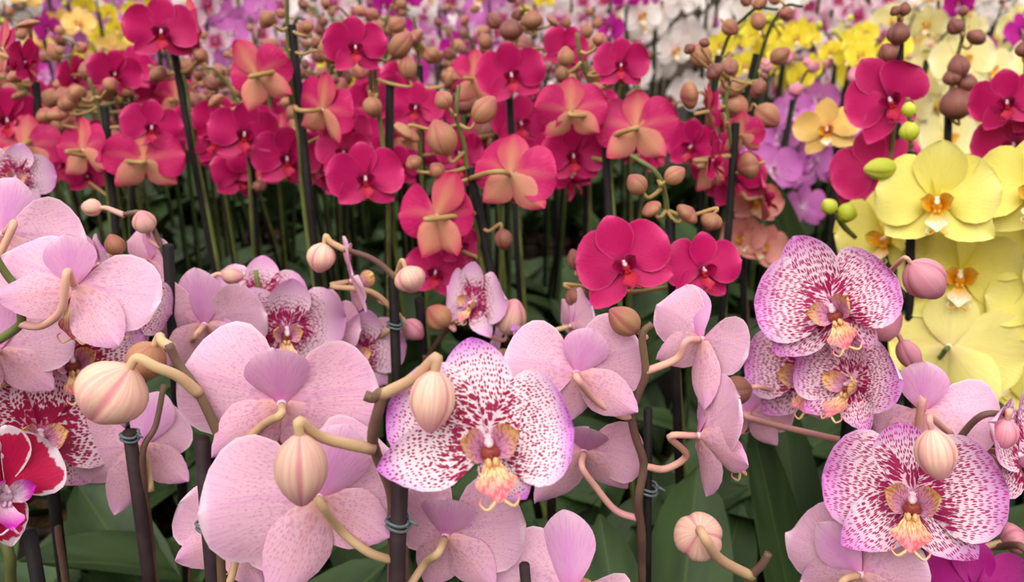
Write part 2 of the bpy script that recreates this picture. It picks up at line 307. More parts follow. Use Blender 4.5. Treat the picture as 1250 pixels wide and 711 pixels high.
def variety(key, front, back, sback, dback, lob, mid, deep, colm, pw=.60, pl=.50, sw=.33, dl=.46, ll=.47, n=3, rip=.05):
    d = dict(petal=[], petal_l=[], dorsal=[], lateral=[], lateral_l=[], n=n)
    fr = front if isinstance(front, (list, tuple)) else [front] * 3
    for k in range(n):
        s = 10 * k + sum(map(ord, key)); g = random.Random(s)
        f = fr[0]
        bd = g.uniform(-.2, .04); pw0 = pw; pw = pw0 * g.uniform(.93, 1.06)
        d['petal'].append(one(blade, (fr[0], back), key + '_petal', PETAL, pl, pw, 14, 10, cup=g.uniform(.0, .07), bend=bd, rip=rip, asym=-.05, seed=s))
        d['petal_l'].append(one(blade, (fr[0], back), key + '_petal', PETAL, pl, pw, 14, 10, cup=g.uniform(.0, .07), bend=bd, rip=rip, asym=.05, seed=s + 1))
        d['dorsal'].append(one(blade, (fr[1], dback), key + '_dorsal_sepal', SEPAL, dl, sw + .03, 13, 8, cup=g.uniform(.04, .12), bend=g.uniform(-.05, .06), rip=rip * .6, seed=s + 2))
        d['lateral'].append(one(blade, (fr[2], sback), key + '_lateral_sepal', LATER, ll, sw, 13, 8, cup=g.uniform(.06, .15), bend=g.uniform(-.12, .0), rip=rip * .6, asym=.05, seed=s + 3))
        d['lateral_l'].append(one(blade, (fr[2], sback), key + '_lateral_sepal', LATER, ll, sw, 13, 8, cup=g.uniform(.06, .15), bend=g.uniform(-.12, .0), rip=rip * .6, asym=-.05, seed=s + 4))
        pw = pw0
    d['lip'] = one(lip_into, (lob, mid, deep), key + '_lip', res=2, big=1.28 if key in ('spot', 'dash', 'deep', 'pico') else 1.1)
    d['column'] = one(column_into, (colm,), key + '_column')
    far = MB(); g = random.Random(5)
    for a, L, W, pr, b in ((0, dl, sw, SEPAL, 2), (130, ll, sw, LATER, 2), (-130, ll, sw, LATER, 2), (82, pl, pw, PETAL, 1), (-82, pl, pw, PETAL, 1)):
        m = Matrix.Rotation(R(-a), 4, 'Z') @ Matrix.Translation((0, .02, .01 if b == 1 else 0)) @ Matrix.Rotation(R(6), 4, 'X')
        blade(far, pr, L, W, 6, 4, (0, b), m, cup=.05, bend=-.06, rip=.03, seed=a)
    k = len(far.f); lip_into(far, 3, 4, 4, 1); column_into(far, 5)
    d['far'] = far.mesh(key + '_flower', (fr[0], back, sback, lob, mid, colm))
    VAR[key] = d
variety('spot', 'spot_front', 'spot_back', 'spot_sepal_back', 'spot_dorsal_back', 'spot_lobe', 'spot_mid', 'spot_deep', 'col_white')
variety('dash', 'dash_front', 'spot_back', 'spot_sepal_back', 'spot_dorsal_back', 'spot_lobe', 'spot_mid', 'spot_deep', 'col_white')
variety('heart', 'heart_front', 'spot_back', 'spot_sepal_back', 'spot_dorsal_back', 'spot_lobe', 'spot_mid', 'spot_deep', 'col_white')
variety('deep', 'deep_front', 'spot_back', 'spot_sepal_back', 'spot_dorsal_back', 'spot_lobe', 'spot_mid', 'spot_deep', 'col_white')
variety('crim', 'crim_front', 'crim_back', 'crim_sepal_back', 'crim_dorsal_back', 'crim_lobe', 'crim_mid', 'crim_mid', 'col_crim', pw=.60, sw=.35)
variety('yel', 'yel_front', 'yel_back', 'yel_back', 'yel_back', 'yel_lobe', 'yel_mid', 'yel_lobe', 'col_yel', pw=.62, sw=.37)
variety('pico', 'pico_front', 'spot_back', 'spot_sepal_back', 'spot_sepal_back', 'mag_lobe', 'mag_mid', 'mag_lobe', 'col_white', n=2)
variety('mag', 'mag_front', 'mag_front', 'mag_front', 'mag_front', 'crim_lobe', 'mag_mid', 'mag_lobe', 'col_white', n=2)
variety('purp', 'purp_front', 'mag_front', 'mag_front', 'mag_front', 'mag_lobe', 'mag_mid', 'mag_lobe', 'col_white', n=2)
variety('white', 'white_front', 'white_front', 'white_front', 'white_front', 'yel_lobe', 'yel_mid', 'yel_lobe', 'col_white', n=1)
variety('wpink', 'wpink_front', 'white_front', 'wpink_front', 'wpink_front', 'crim_lobe', 'crim_mid', 'crim_mid', 'col_white', n=1)
variety('lilac', 'lilac_front', 'lilac_front', 'lilac_front', 'lilac_front', 'mag_lobe', 'mag_mid', 'mag_lobe', 'col_white', n=1)
variety('cream', 'cream_front', 'cream_front', 'cream_front', 'cream_front', 'yel_lobe', 'yel_mid', 'yel_lobe', 'col_yel', n=1)
variety('canary', 'canary_front', 'canary_front', 'canary_front', 'canary_front', 'yel_lobe', 'yel_mid', 'yel_lobe', 'col_yel', n=1)
variety('peach', 'peach_front', 'peach_front', 'peach_front', 'peach_front', 'yel_lobe', 'yel_mid', 'crim_mid', 'col_white', n=1, pw=.5)
variety('salmon', 'salmon_front', 'salmon_front', 'salmon_front', 'salmon_front', 'yel_lobe', 'yel_mid', 'yel_lobe', 'col_yel', n=1)

def bud_into(mb):
    n, k = 36, 14; vs, fs, pe, pp = [], [], [], []
    prof = [(0, .12), (.06, .42), (.16, .72), (.3, .93), (.45, 1), (.6, .95), (.76, .74), (.88, .48), (.96, .24), (1, .03)]
    for i in range(k + 1):
        t = i / k; t = t * t * (3 - 2 * t) * .5 + t * .5; r = .5 * interp(prof, t)
        for j in range(n):
            a = 2 * math.pi * j / n; q = 1.0; sm = 0
            for c in (90, 210, 330):
                d = (math.degrees(a) - c + 180) % 360 - 180; e = math.exp(-(d / 12) ** 2); sm = max(sm, e); q -= .17 * e * (.35 + .65 * t)
            vs.append((r * q * math.cos(a), t, r * q * math.sin(a))); pe.append((t, sm, 0)); pp.append((a, 0, 0))
    for i in range(k):
        for j in range(n): fs.append((i * n + j, (i + 1) * n + j, (i + 1) * n + (j + 1) % n, i * n + (j + 1) % n))
    fs.append(list(range(n))); fs.append([k * n + j for j in range(n)][::-1])
    mb.add(vs, fs, pe, pp, [0] * len(fs))
BUD = {k: one(bud_into, (k,), k) for k in ('bud_pink', 'bud_rose', 'bud_tan', 'bud_brown', 'bud_lime')}

# ------------------------------------------------------------------ setting: floor, wall, benches
def box(mb, lo, hi, mi=0):
    x0, y0, z0 = lo; x1, y1, z1 = hi
    vs = [(x, y, z) for z in (z0, z1) for y in (y0, y1) for x in (x0, x1)]
    fs = [(0, 2, 3, 1), (4, 5, 7, 6), (0, 1, 5, 4), (2, 6, 7, 3), (0, 4, 6, 2), (1, 3, 7, 5)]
    mb.add(vs, fs, [(0, 0, 0)] * 8, [(0, 0, 0)] * 8, [mi] * 6)
def boxes(name, mats, *bs):
    mb = MB()
    for lo, hi in bs: box(mb, lo, hi)
    me = mb.mesh(name, mats); me.polygons.foreach_set('use_smooth', [False] * len(me.polygons)); return me
M['floor'] = flat('damp_concrete_floor', srgb(96, 92, 86), .7, .3, srgb(120, 115, 106), 6)
M['wall'] = flat('dark_brown_wall', srgb(74, 62, 56), .8, .2, srgb(92, 78, 70), 4)
M['metal'] = flat('galvanised_bench_metal', srgb(140, 142, 140), .45, .5, srgb(120, 124, 124), 20)
M['mat'] = flat('black_bench_liner', srgb(32, 30, 28), .85, .15, srgb(46, 44, 38), 25)
WM = {}
def link(o, parent=None, m=None):
    m = m or Matrix.Identity(4); col.objects.link(o); WM[o.name] = m
    if parent is not None: o.parent = parent; o.matrix_parent_inverse = WM[parent.name].inverted(); o.matrix_basis = m
    else: o.matrix_basis = m
    return o
def add(name, me, parent=None, m=None): return link(bpy.data.objects.new(name, me), parent, m)
BENCH = .72
o = add('floor', boxes('floor', ('floor',), ((-7, -4, -.1), (7, 9, 0)))); o['kind'] = 'structure'
o = add('wall_back', boxes('wall_back', ('wall',), ((-7, 7.8, 0), (7, 8, 2.6)))); o['kind'] = 'structure'
for nm, lo, hi in (('wall_left', (-7.2, -4, 0), (-7, 8, 2.6)), ('wall_right', (7, -4, 0), (7.2, 8, 2.6)), ('wall_front', (-7, -4.2, 0), (7, -4, 2.6))):
    o = add(nm, boxes(nm, ('wall',), (lo, hi))); o['kind'] = 'structure'
for (y0, y1), lab in (((.16, 1.78), 'long metal bench carrying the pink and crimson orchids'), ((1.80, 3.4), 'long metal bench behind the crimson orchids carrying mixed orchids'), ((3.6, 5.4), 'long metal bench at the back carrying white orchids')):
    e = link(bpy.data.objects.new('plant_bench', None), None, Matrix.Translation((0, (y0 + y1) / 2, 0)))
    e['label'] = lab; e['category'] = 'bench'; e['group'] = 'plant benches'
    add('bench_liner', boxes('bench_liner', ('mat',), ((-4.5, y0 + .02, BENCH - .03), (4.5, y1 - .02, BENCH))), e)
    for a, b in (((-4.52, y0, BENCH - .05), (4.52, y0 + .02, BENCH - .002)), ((-4.52, y1 - .02, BENCH - .05), (4.52, y1, BENCH - .002))):
        add('rail', boxes('rail', ('metal',), (a, b)), e)
    for x in (-4.3, -1.5, 1.5, 4.3):
        for y in (y0 + .1, y1 - .1): add('leg', boxes('leg', ('metal',), ((x - .025, y - .025, 0), (x + .025, y + .025, BENCH - .03))), e)

# ------------------------------------------------------------------ orchid plants
def pot_into(mb):
    r0, r1, h, n = .034, .044, .09, 20
    tube(mb, [(0, 0, 0), (0, 0, h)], (r0, r1), n, 2)
    tube(mb, [(0, 0, h - .012), (0, 0, h)], (r1 + .003, r1 + .003), n, 1)
POT = one(pot_into, ('pot',), 'pot')
def soil_into(mb): ball(mb, (0, 0, .09), (.041, .041, .012), 0, 16)
SOIL = one(soil_into, ('soil',), 'bark')
LEAVES = {}
def leaf_mesh(k):
    if k not in LEAVES:
        rg = random.Random(k); mb = MB(); th = rg.uniform(.2, .5)
        blade(mb, LEAFP, 1, .36, 10, 6, (0, 1), None, cup=.16, bend=-rg.uniform(.15, .4), rip=.02, rib=.05, th=.012, seed=k)
        LEAVES[k] = mb.mesh('leaf', ('leaf', 'leaf_back'))
    return LEAVES[k]
POTS = []
def free_spot(cands, gap=.096):
    best, bd = None, -1
    for c in cands:
        d = min([math.hypot(c[0] - q[0], c[1] - q[1]) for q in POTS] or [9])
        if d >= gap: POTS.append(c); return c
        if d > bd: best, bd = c, d
    POTS.append(best); return best
NPL = 0
class Plant:
    def __init__(s, name, label, Y, var, stake=None, group=None, pot=None, top=None, stakemat='stake', sr=.0042, leaves=5, seed=0, stalk='stalk_tan', bud='bud_pink', stem='stem_brown', leafL=(.17, .24), stakes=True):
        global NPL
        NPL += 1; s.rg = random.Random(seed or NPL * 7); s.Y, s.var, s.stalkm, s.budm, s.stemm = Y, var, stalk, bud, stem
        zt = BENCH + .095
        if pot is None:                       # the stake's line in the picture, its foot in a free place on the bench
            (ax, ay), (bx, by) = stake
            t = at(ax, ay, Y); nrm = ray(ax, ay).cross(ray(bx, by)); c = []
            for dy in (0, .03, -.03, .06, -.06, .09, -.09, .12, .15, .18, .21):
                y = Y + dy
                if y < .24 or 1.73 < y < 1.85: continue
                x = -(nrm.y * y + nrm.z * (zt - CAMZ)) / nrm.x; c.append((x, y))
            pot = free_spot(c); s.top = t
        else: s.top = top
        s.pot = Vector((pot[0], pot[1], BENCH))
        s.root = link(bpy.data.objects.new(name, None), None, Matrix.Translation(s.pot))
        s.root['label'] = label; s.root['category'] = 'orchid'
        if group: s.root['group'] = group
        s.o = []
        pm = Matrix.Translation(s.pot)
        add('pot', POT, s.root, pm); add('bark', SOIL, s.root, pm)
        s.foot = Vector((pot[0], pot[1], zt))
        if stakes:
            mb = MB(); tube(mb, [s.foot - Vector((0, 0, .03)), s.top], (sr, sr), 10, 1); add('stake', mb.mesh('stake', (stakemat,)), s.root)
        for k in range(leaves):
            a = k * 2.4 + s.rg.uniform(-.4, .4); up = s.rg.uniform(.7, 1.6); L = s.rg.uniform(*leafL)
            d = Vector((math.cos(a), math.sin(a), up)).normalized()
            m = axes(d, Vector((-math.cos(a), -math.sin(a), 1.2)), s.foot + Vector((math.cos(a), math.sin(a), 0)) * .008 - Vector((0, 0, .006)))
            add('leaf', leaf_mesh(s.rg.randrange(5)), s.root, m @ Matrix.Diagonal((L * s.rg.uniform(.85, 1.15), L, L, 1)))
    def p(s, q): return q if isinstance(q, Vector) else at(q[0], q[1], s.Y + (q[2] if len(q) > 2 else 0))
    def line(s, name, pts, r0, r1, mat, parent=None, n=8, sub=5):
        mb = MB(); tube(mb, [s.p(q) for q in pts], (r0, r1), n, sub); return add(name, mb.mesh(name, (mat,)), parent or s.root)
    def stem(s, pts, r0=.0022, r1=.0034, mat=None, down=True):
        P = [s.p(q) for q in pts]
        if down:
            e = P[-1]; f = s.foot + Vector((.008, -.006, 0))
            P += [e.lerp(f, .45), e.lerp(f, .8), f - Vector((0, 0, .01))]
        return s.line('flower_stem', P, r0, r1, mat or s.stemm)
    def clip(s, px, py, w=.0062):
        y = s.Y; P = at(px, py, y)
        t = (P.z - s.foot.z) / max(.01, (s.top.z - s.foot.z)); c = s.foot.lerp(s.top, min(t, .99)); mb = MB()
        for dz in (-.0016, .0016):
            ring = [c + Vector((math.cos(a) * w, math.sin(a) * w * .9, dz + .001 * math.sin(a * 2))) for a in [i * math.pi / 4.6 for i in range(10)]]
            tube(mb, ring, (.0009, .0009), 6, 2)
        tube(mb, [c + Vector((w, -.002, .0028)), c + Vector((w * 1.7, -.004, .001))], (.001, .0006), 6, 2)
        add('clip', mb.mesh('clip', ('clip',)), s.root)
    def flower3(s, pos, size, Rm, simple=False, stalk=None, open_=0.0, spread=0.0, var=None, pose=None):
        V = VAR[var or s.var]; rg = s.rg
        m = Matrix.Translation(pos) @ Rm.to_4x4() @ Matrix.Diagonal((size, size, size, 1))
        if simple: f = add('flower', V['far'], s.root, m)
        else:
            f = add('flower', V['column'], s.root, m); k = rg.randrange(V['n'])
            def pt(key, name, me, a, z, tilt, tw=0):
                sl = 1.0
                if pose and key in pose: a, sl = pose[key]
                if sl < .86: tilt += math.degrees(math.acos(max(.45, sl / .9))) * (-.6 if key == 'd' else .5); sl = max(sl, .72)
                q = m @ Matrix.Rotation(R(-a), 4, 'Z') @ Matrix.Translation((0, .018, z)) @ Matrix.Rotation(R(tilt), 4, 'X') @ Matrix.Rotation(R(tw), 4, 'Y') @ Matrix.Diagonal((sl ** .3, sl, sl, 1))
                add(name, me, f, q)
            g = lambda w: rg.uniform(-w, w)
            pt('d', 'dorsal_sepal', V['dorsal'][k], g(4), -.004, 6 + open_ + g(6))
            pt('sr', 'lateral_sepal', V['lateral'][k], 132 + g(6) + spread, -.004, 2 + open_ + g(6), -10)
            pt('sl', 'lateral_sepal', V['lateral_l'][(k + 1) % V['n']], -132 + g(6) - spread, -.004, 2 + open_ + g(6), 10)
            pt('pr', 'petal', V['petal'][k], 80 + g(4), .012, 7 + open_ + g(7), g(8))
            pt('pl', 'petal', V['petal_l'][(k + 2) % V['n']], -80 + g(4), .012, 7 + open_ + g(7), g(8))
            add('lip', V['lip'], f, m)
        if stalk:
            back = Rm @ Vector((0, 0, -1))
            P = [s.p(q) for q in stalk]; st = pos + back * size * .03
            mid = [st + back * size * .2]
            s.line('flower_stalk', [st] + mid + P, .0021 if size > .06 else .0016, .0025 if size > .06 else .0018, s.stalkm, f)
        return f
    def rot(s, pos, yaw, pitch, lean):
        ex, ey, ez = frame(pos); B = Matrix((ex, ey, ez)).transposed()
        roll = -lean if math.cos(R(yaw)) >= 0 else lean
        return B @ Matrix.Rotation(R(yaw), 3, 'Y') @ Matrix.Rotation(R(-pitch), 3, 'X') @ Matrix.Rotation(R(roll), 3, 'Z')
    def flower(s, px, py, w, yaw=0, pitch=0, lean=0, dy=0.0, stalk=None, **k):
        pos = at(px, py, s.Y + dy); size = w * vdepth(pos) / FPX
        tips = k.pop('tips', None)
        if tips:
            back = math.cos(R(yaw)) < 0; k['pose'] = {}
            for key, (tx, ty) in tips.items():
                a = math.degrees(math.atan2(tx - px, py - ty)) - lean; L = math.hypot(tx - px, ty - py) / w
                if back: a = -a; key = {'pl': 'pr', 'pr': 'pl', 'sl': 'sr', 'sr': 'sl'}.get(key, key)
                k['pose'][key] = (a, max(.4, min(1.25, L / {'p': .52, 'd': .48, 's': .49}[key[0]])))
        return s.flower3(pos, size, s.rot(pos, yaw, pitch, lean), stalk=stalk, **k)
    def bud3(s, b, tip, w, mat=None, stalk=None, name='bud', sr=.0022):
        y = tip - b; L = y.length; fr = frame(b)[2]
        m = axes(y, fr + Vector((.01, 0, .02)), b) @ Matrix.Rotation(s.rg.uniform(0, 6.28), 4, 'Y') @ Matrix.Diagonal((w, L, w, 1))
        o = add(name, BUD[mat or s.budm], s.root, m)
        if stalk:
            P = [s.p(q) for q in stalk]
            s.line('bud_stalk', [b + y * .04, b - y * min(.25, .006 / L)] + P, .0016 * (sr / .0022), sr, s.stalkm, o)
        return o
    def bud(s, bx, by, tx, ty, w, dy=0.0, tilt=0.0, stalk=None, mat=None, sr=.0022):
        b = at(bx, by, s.Y + dy); t = at(tx, ty, s.Y + dy); L = (t - b).length
        if tilt: t = t + frame(b)[2] * L * math.tan(R(tilt))
        return s.bud3(b, t, w * vdepth(b) / FPX, mat, stalk, sr=sr)
    def leaf(s, tx, ty, w, dy=0.0, k=0, face=0.0):
        t = at(tx, ty, s.Y + dy); b = s.foot; L = (t - b).length; W = w * vdepth(t) / FPX
        m = axes(t - b, Vector((face, -.8, .6)), b - Vector((0, 0, .006))) @ Matrix.Diagonal((W / .36, L, L * .5, 1))
        return add('leaf', leaf_mesh(k), s.root, m)

# ================================================================== front row: pink spotted orchids
p = Plant('spotted_pink_orchid', 'pink orchid with one big crimson-dotted bloom facing out over a clipped dark stake', .345, 'spot', ((489, 575), (483, 711)), sr=.0043)
p.stem([(445, 483, -.01), (456, 486, -.01), (467, 481, -.01), (455, 530, -.008), (460, 556, 0), (477, 600, .006), (480, 650, .008), (479, 711, .008)], .0026, .0032)
p.clip(487, 638)
p.flower(595, 536, 240, 4, -4, -9, -.02, tips=dict(d=(572, 411), pl=(468, 500), pr=(699, 522), sl=(456, 574), sr=(642, 606)), stalk=[(540, 545, .04), (477, 600, .012)], open_=-6)
p.bud(531, 452, 524, 527, 57, -.02, 18, stalk=[(505, 462, -.015), (467, 482, -.01)], mat='bud_pink', sr=.003)
p.bud(366, 530, 369, 617, 66, -.03, 12, stalk=[(395, 535, -.02), (456, 549, -.008)], mat='bud_pink', sr=.003)
p.flower(389, 609, 252, 182, 6, 14, 0, tips=dict(d=(425, 520), pl=(252, 615), pr=(484, 560), sl=(335, 722), sr=(478, 660)), stalk=[(415, 647, -.006), (449, 674, -.006), (477, 684, 0)])
p.flower(544, 655, 205, 168, 24, 14, .02, tips=dict(d=(556, 600), pl=(490, 626), pr=(642, 648), sl=(512, 730), sr=(600, 722)), stalk=[(520, 687, .01), (500, 716, .005), (481, 745, 0)])

p = Plant('spotted_pink_orchid', 'pink orchid with two striped buds nodding over a cut-off dark stake, its blooms turned away', .372, 'spot', ((246, 536), (259, 711)), sr=.0042)
p.stem([(206, 421, .002), (219, 447, .002), (243, 481), (267, 532), (277, 562), (272, 640), (270, 711)], .0024, .0032, 'stem_brown')
p.clip(253, 641)
p.bud(159, 449, 113, 512, 88, -.012, 14, stalk=[(190, 448, -.01), (218, 460, -.005), (243, 481)], mat='bud_pink', sr=.0032)
p.bud(189, 421, 166, 462, 48, .02, 0, stalk=[(198, 417, .012), (209, 424, .004)], mat='bud_tan', sr=.0028)
p.flower(344, 493, 238, 178, 14, 2, .008, tips=dict(d=(338, 429), pl=(225, 455), pr=(461, 480), sl=(262, 556), sr=(405, 560)), stalk=[(320, 520), (281, 557)])
p.flower(288, 652, 150, 190, 0, 20, .05, stalk=[(284, 700, .03), (272, 730, .01)])

p = Plant('spotted_pink_orchid', 'mauve-backed pink orchid on a leaning dark stake, clip at its very top', .47, 'spot', ((158, 527), (181, 711)), sr=.0046)
p.stem([(200, 470, .02), (190, 520, .01), (174, 556, 0), (182, 640, .006), (190, 711, .006)], .002, .003, 'stem_brown')
p.clip(159, 529); p.flower(170, 545, 145, 172, 8, -8, .022, tips=dict(d=(196, 480), pl=(92, 556), pr=(222, 510), sl=(137, 630), sr=(226, 592)), stalk=[(178, 560, .01), (184, 600, .004)])

p = Plant('spotted_pink_orchid', 'pink orchid with a bare green stem end and large lilac blooms seen from behind', .435, 'spot', ((-66, 420), (-60, 711)), stem='stem_green', stalk='stalk_pink')
p.stem([(-14, 296), (0, 323), (10, 338), (20, 352), (26, 384), (24, 397), (4, 412), (-30, 432), (-58, 470)], .002, .003, 'stem_green', down=False)
p.flower(91, 350, 184, 168, -24, 6, .006, tips=dict(d=(84, 305), pl=(6, 310), pr=(188, 365), sl=(10, 368), sr=(150, 434)), stalk=[(75, 378, -.01), (50, 398, -.005), (25, 396)])
p.flower(4, 286, 178, 196, -18, 12, .05, stalk=[(-6, 320, .03), (-12, 305, .01)])
p.flower(-2, 428, 160, 172, 4, -6, .03, stalk=[(-20, 440, .01), (-30, 433, 0)])

p = Plant('spotted_pink_orchid', 'deep-blotched pink orchid whose speckled faces peep out under lilac petals', .475, 'deep', ((63, 585), (76, 711)), sr=.0042, stakemat='stake_black')
p.stem([(100, 400, .05), (84, 470, .05), (66, 560, .02), (70, 640, .006), (80, 711, .006)], .002, .003)
p.flower(86, 436, 165, 8, -6, -10, .03, stalk=[(90, 452, .05)])
p.flower(48, 528, 186, 6, -8, 4, 0, stalk=[(60, 540, .02)])
p.flower(150, 372, 120, 18, -4, 20, .06, stalk=[(110, 410, .06)])

p = Plant('picotee_orchid', 'crimson orchid with white-rimmed petals and a magenta lip', .405, 'pico', ((36, 650), (46, 711)), stakemat='stake_black', stem='stem_green')
p.stem([(-20, 560, .02), (-4, 640, .02), (12, 680, .012), (18, 740, .01)], .003, .004, 'stem_green')
p.flower(4, 596, 160, 22, -8, 6, 0, tips=dict(d=(-4, 516), pr=(60, 552), pl=(-70, 570), sr=(18, 668)), stalk=[(-6, 620, .02)], open_=4)

p = Plant('spotted_pink_orchid', 'small pale pink dotted orchid bloom above lilac flower backs, next to a crimson row', .66, 'spot', ((-20, 330), (-18, 500)), stakemat='stake_black')
p.stem([(-30, 200, .02), (-24, 300, .01)], .002, .003, 'stem_green'); p.flower(18, 216, 88, 6, 0, 8, 0, var='heart', stalk=[(0, 225, .02), (-28, 235, .02)])

# middle left
p = Plant('spotted_pink_orchid', 'pink orchid with rosy funnel-like blooms turned away and small blush buds', .56, 'spot', ((205, 300), (212, 440)), stakemat='stake_black', stalk='stalk_pink')
p.stem([(150, 262, .01), (176, 262, .01), (196, 300, .01), (208, 340, .01), (212, 420, .01)], .0018, .0028, 'stem_brown')
p.flower(250, 396, 150, 160, 24, -2, .0, stalk=[(232, 420, .01), (214, 440, .01)])
p.flower(183, 318, 96, 120, 10, 14, .02, stalk=[(190, 330, .015), (206, 345, .01)])
p.flower(122, 322, 90, 100, 30, -6, .03, stalk=[(140, 335, .02), (208, 345, .01)])
p.bud(180, 284, 172, 258, 28, .01, 20, stalk=[(186, 296, .01), (196, 302, .01)], mat='bud_pink')
p.bud(124, 254, 99, 253, 22, .02, 0, stalk=[(140, 258, .012), (152, 263, .01)], mat='bud_pink')
p.bud(146, 312, 134, 286, 24, 0, 0, stalk=[(160, 320, .01)], mat='bud_tan')
p.bud(270, 336, 298, 338, 22, .03, 0, stalk=[(240, 350, .02), (212, 370, .01)], mat='bud_pink')

p = Plant('spotted_pink_orchid', 'pink orchid with speckled lilac-topped blooms and gold lips between funnel blooms and clipped stake', .575, 'dash', ((318, 400), (320, 520)), stakemat='stake_black')
p.stem([(312, 330, .04), (318, 380, .03), (320, 450, .02)], .002, .003, 'stem_green')
p.flower(318, 365, 112, 8, 8, 4, .04, stalk=[(318, 390, .05)], var='heart')
p.flower(350, 402, 142, 4, -14, 2, .0, stalk=[(330, 420, .03)], var='heart')
p.flower(392, 398, 100, 150, 10, 20, .035, stalk=[(360, 420, .03)])

p = Plant('spotted_pink_orchid', 'pink orchid with a bent brown stem tip, twisted petals and two blush buds', .60, 'dash', ((480, 339), (484, 470)), sr=.0042, stakemat='stake_black', stalk='stalk_tan')
p.stem([(421, 305), (452, 315), (475, 332), (482, 345), (480, 400, .008), (484, 460, .008)], .0024, .003, 'stem_brown')
p.clip(483, 396)
p.bud(396, 297, 388, 333, 36, 0, 10, stalk=[(404, 296), (421, 305)], mat='bud_pink', sr=.0026)
p.bud(494, 326, 508, 357, 40, -.015, 14, stalk=[(484, 338)], mat='bud_pink')
p.flower(430, 343, 116, 96, 14, 4, .005, stalk=[(452, 356), (480, 378, .004)])
p.flower(432, 428, 124, 16, -12, 6, .012, var='heart', stalk=[(450, 420, .03), (480, 400, .01)], open_=12)
p.bud(494, 392, 516, 414, 26, .02, 0, stalk=[(486, 384, .01)], mat='bud_rose')

p = Plant('spotted_pink_orchid', 'small pink orchid with a narrow speckled bloom between two blush buds', .63, 'dash', ((512, 365), (520, 470)), stakemat='stake_black', stalk='stalk_pink')
p.stem([(602, 350, .02), (580, 384, .01), (553, 396), (524, 432, .01), (520, 450, .01)], .002, .003, 'stem_brown')
p.flower(580, 368, 104, -42, 0, 12, 0, var='heart', stalk=[(592, 384, .02), (577, 386, .01)])
p.bud(548, 398, 522, 376, 34, -.01, 0, stalk=[(553, 398)], mat='bud_tan')
p.bud(618, 408, 630, 366, 38, -.01, 8, stalk=[(600, 412), (575, 398, .01)], mat='bud_pink')
p.flower(600, 430, 90, 100, -10, 4, .04, stalk=[(580, 420, .03)])

p = Plant('spotted_pink_orchid', 'pink orchid with a half-closed bloom of narrow upright petals behind lilac-backed flowers', .60, 'spot', ((668, 430), (672, 560)), stakemat='stake_black')
p.stem([(656, 400, .01), (664, 440, .01), (670, 520, .01)], .002, .003, 'stem_green')
p.flower(697, 398, 104, 110, 18, -12, 0, stalk=[(685, 415, .01), (666, 440, .01)], open_=16)
p.flower(640, 430, 86, 75, 10, 20, .01, stalk=[(650, 440, .01), (664, 450, .01)])

# right of the middle
p = Plant('spotted_pink_orchid', 'pink orchid with a zigzag brown stem, lilac-backed blooms on both sides and a side-on flower', .445, 'spot', ((791, 500), (791, 711)), sr=.0030, stakemat='stake_black', stalk='stalk_pink')
p.stem([(796, 396, -.004), (784, 410, -.004), (788, 455, -.004), (779, 482, -.004), (771, 507, -.004), (776, 534, -.004), (786, 568, -.004), (779, 612, -.006), (783, 650, -.004), (785, 711, 0)], .0022, .0034, 'stem_brown')
p.clip(791, 597)
p.bud(779, 405, 744, 378, 36, 0, 0, stalk=[(784, 410, -.004)], mat='bud_tan')
p.flower(704, 456, 176, 182, 10, 6, 0, tips=dict(d=(722, 402), pl=(612, 445), pr=(786, 425), sl=(690, 524), sr=(779, 500)), stalk=[(725, 487, -.008), (756, 507, -.006), (771, 508, -.004)])
p.flower(856, 414, 142, 146, 6, -4, .01, tips=dict(d=(828, 346), pl=(793, 372), pr=(909, 436), sl=(790, 440), sr=(862, 500)), stalk=[(826, 438, 0), (788, 454, -.004)], spread=-6)
p.flower(855, 532, 172, 114, 4, -20, -.01, open_=14, stalk=[(838, 556, 0), (812, 573, 0), (786, 569, -.004)])
p.flower(713, 551, 158, 176, 32, 12, .02, tips=dict(d=(716, 536), pl=(646, 575), pr=(786, 558), sl=(646, 624), sr=(765, 606)), stalk=[(728, 596, .0), (752, 624, -.002), (780, 634, -.004)])
p.leaf(868, 572, 118, .13, 1); p.leaf(742, 636, 90, .10, 2); p.leaf(925, 600, 80, .2, 3)

p = Plant('spotted_pink_orchid', 'pink orchid with a striped pink dorsal sepal raised beside a plain dark stake', .355, 'spot', ((640, 690), (642, 711)), sr=.003, stakes=True)
p.stem([(700, 760, .01), (662, 712, .012), (645, 760, .01)], .002, .003)
p.flower(697, 722, 195, 172, 2, 0, 0, tips=dict(d=(688, 625), pl=(600, 692), pr=(752, 770)), stalk=[(690, 760, 0)])

p = Plant('spotted_pink_orchid', 'pink orchid with a three-lobed bud turned away on a tan stalk', .38, 'spot', ((900, 730), (902, 760)), sr=.003)
p.stem([(938, 676, -.002), (930, 690, -.002), (917, 704), (908, 730, .004), (902, 780, .004)], .0024, .003, 'stem_brown')
p.bud(854, 650, 851, 662, 62, -.01, -72, stalk=[(862, 660, -.022), (880, 684, -.014), (917, 704)], mat='bud_pink', sr=.0032)
p.flower(1051, 702, 182, 150, 14, -12, .02, tips=dict(d=(1004, 644), pl=(945, 662), pr=(1122, 668), sl=(960, 720), sr=(1110, 760)), stalk=[(1010, 740, .01), (920, 740, .004)])

